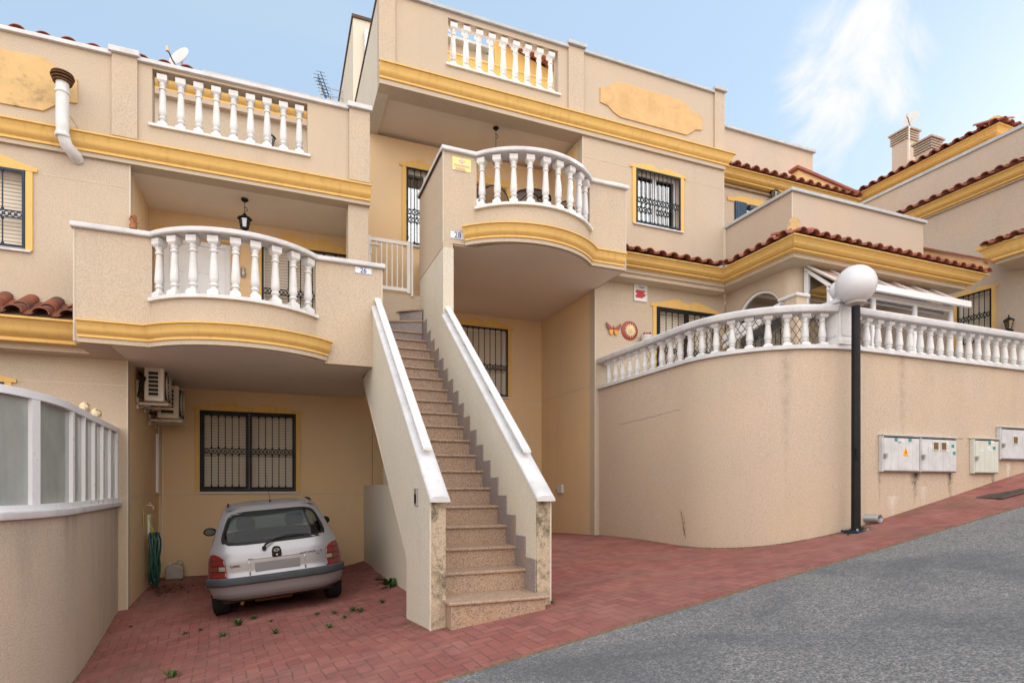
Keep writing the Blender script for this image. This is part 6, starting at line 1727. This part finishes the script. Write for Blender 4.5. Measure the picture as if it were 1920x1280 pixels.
for k in range(16):
    t = random.uniform(.1, .5); mb.tube([(-.02 - t * .14, 0, t), (-.02 - t * .14 + random.uniform(-.05, .05), random.uniform(-.03, .01), t + random.uniform(.02, .06))], [.003, .001], 5)
mb.build('stalk', 'drystem', ds)

# ================================================================== BALCONY FURNITURE
def chair(loc, rz, lab, g):
    c = thing('balcony_chair', lab, 'chair', g, loc, (0, 0, rz))
    arcb = [(.25 * math.cos(math.pi * k / 12), .22, .62 + .30 * math.sin(math.pi * k / 12)) for k in range(13)]
    MB().tube([(.25, .22, .0), (.25, .22, .35)] + arcb + [(-.25, .22, .35), (-.25, .22, 0)], .012, 8).build('back_frame', 'black', c, smooth=50)
    mb = MB(); mb.prism([(x_ * .93, z_ * 1.0 - .015) for x_, _, z_ in arcb] + [(-.235, .42), (.235, .42)], 'y', .212, .228); mb.build('backrest', 'wicker', c)
    MB().lathe([(.25, .42), (.265, .435), (.25, .45)], (0, 0, 0), 20).build('seat', 'wicker', c, smooth=40)
    for x_ in (-.22, .22): MB().tube([(x_, -.2, 0), (x_ * .95, -.18, .42), (x_ * 1.15, -.1, .62), (x_ * 1.15, .2, .66)], .011, 6).build('front_leg', 'black', c, smooth=50)
chair((3.45, 9.55, 4.151), R(170), 'brown wicker chair with a round metal back behind the left balusters', 'wicker chairs on the upper balcony')
chair((4.55, 9.3, 4.151), R(-60), 'dark round-backed chair on the right of the upper balcony', 'wicker chairs on the upper balcony')
tb = thing('garden_table', 'round dark metal table between the chairs on the upper balcony', 'table', None, (4.0, 9.15, 4.151))
MB().lathe([(.001, .70), (.33, .70), (.345, .71), (.33, .72), (.001, .72)], (0, 0, 0), 28).build('tabletop', 'glass', tb, smooth=40); MB().ring((0, 0), .33, .35, -.01, .012, 28).xf(lambda p: (p[0], p[2], .71 + p[1])).build('rim', 'black', tb)
for k in range(3):
    a = 2.1 * k; MB().tube([(.3 * math.cos(a), .3 * math.sin(a), 0), (.05 * math.cos(a), .05 * math.sin(a), .35), (.28 * math.cos(a), .28 * math.sin(a), .70)], .012, 8).build('leg', 'black', tb, smooth=50)

# ================================================================== ROOF THINGS: vent pipe, dishes, aerial
pi = thing('flue_pipe', 'white flue pipe with a rusty cowl on the upper left facade', 'pipe', None, (-2.58, YF, 4.4))
mb = MB(); pts = [(.02, -.24, .80), (.02, -.24, .35), (.02, -.24, .16), (.05, -.20, .03), (.11, -.10, -.03), (.12, -.0, -.04)]
mb.tube(pts, .072, 16); mb.build('pipe', 'white', pi, smooth=50)
mb = MB(); mb.lathe([(.078, .10), (.084, .11), (.084, .14), (.078, .15)], (.02, -.24, 0), 16); mb.lathe([(.078, .66), (.084, .67), (.084, .69), (.078, .70)], (.02, -.24, 0), 16); mb.parts('pipe_collar', 'white', pi, smooth=50)
mb = MB()
for k in range(3): mb.lathe([(.07 + .012 * k, .80 + .033 * k), (.105 + .012 * k, .80 + .033 * k), (.108 + .012 * k, .815 + .033 * k), (.08, .825 + .033 * k)], (.02, -.24, 0), 18)
mb.lathe([(.05, .895), (.125, .898), (.12, .915), (.02, .93)], (.02, -.24, 0), 18); mb.build('cowl', 'rust', pi)
MB().tube([(-.06, -.24, .40), (.10, -.24, .40)], .006, 5).tube([(.10, -.24, .40), (.12, -.0, .38)], .006, 5).build('pipe_clip', 'bracket', pi)
def dish(loc, r, rot, lab, mast, grp='satellite dishes on the roofs'):
    d = thing('satellite_dish', lab, 'satellite dish', grp, loc)
    m2 = MB(); n = 7; m2.lathe([(r * k / n + .001, -.30 * r * (1 - (k / n) ** 2)) for k in range(n + 1)], (0, 0, 0), 28, 'y'); Mx = Matrix.Rotation(rot, 4, 'Z') @ Matrix.Rotation(R(-22), 4, 'X')
    m2.xf(lambda p: (Mx @ Vector((p[0] * .88, -p[1] - .05, p[2]))))
    o = m2.build('reflector', 'dish', d, smooth=50); q = o.modifiers.new('s', 'SOLIDIFY'); q.thickness = .012
    tip = Mx @ Vector((0, -r * 1.1, -r * .55)); bot = Mx @ Vector((0, 0, -r * .95))
    MB().tube([bot, (bot + tip) / 2 + Vector((0, 0, -.03)), tip], .012, 6).build('feed_arm', 'black', d, smooth=50)
    MB().lathe([(.03, -.04), (.035, .04)], tuple(tip), 10).build('receiver', 'bracket', d)
    MB().tube([(.02, .08, -.0), (.03, .10, -mast)], .02, 8).build('mast', 'dish', d)
p = PY(337, 104, 12.6); dish((p[0], 12.7, p[2]), .24, R(-38), 'cream satellite dish on the roof behind the upper left balustrade', .6)
p = PX(1709, 224, 17.9); dish(p, .26, R(-75), 'grey satellite dish on a mast fixed to the tall chimney', 1.2)
p = PY(608, 160, 15)
an = thing('tv_aerial', 'thin television aerial with crossbars on the roof left of the stair tower', 'aerial', None, (p[0], 15, p[2]))
for (dx, dzz) in ((-.03, .10), (-.09, 0), (-.09, -.12)):
    mb = MB(); a = Vector((dx - .06, 0, .22 + dzz * .8)); b = Vector((dx + .22, .1, -.42 + dzz * .5)); mb.tube([a, b], .010, 5)
    for k in range(9):
        c_ = a + (b - a) * k / 9; mb.tube([c_ + Vector((-.10, 0, 0)), c_ + Vector((.10, 0, .0))], .005, 4)
    mb.build('boom', 'black', an)
MB().tube([(.14, .05, -.2), (.16, .05, -1.9)], .018, 6).build('mast', 'grey_metal', an)
rl = thing('roof_railing', 'thin metal railing on the roof beside the television aerial', 'railing', None, (1.35, 15, 9.6))
for k in range(4): MB().tube([(-.35 + .25 * k, 0, -1.0), (-.35 + .25 * k, 0, .12)], .010, 5).build('post', 'grey_metal', rl)
for z in (.1, -.08, -.26): MB().tube([(-.36, 0, z), (.42, 0, z)], .008, 5).build('rail', 'grey_metal', rl)
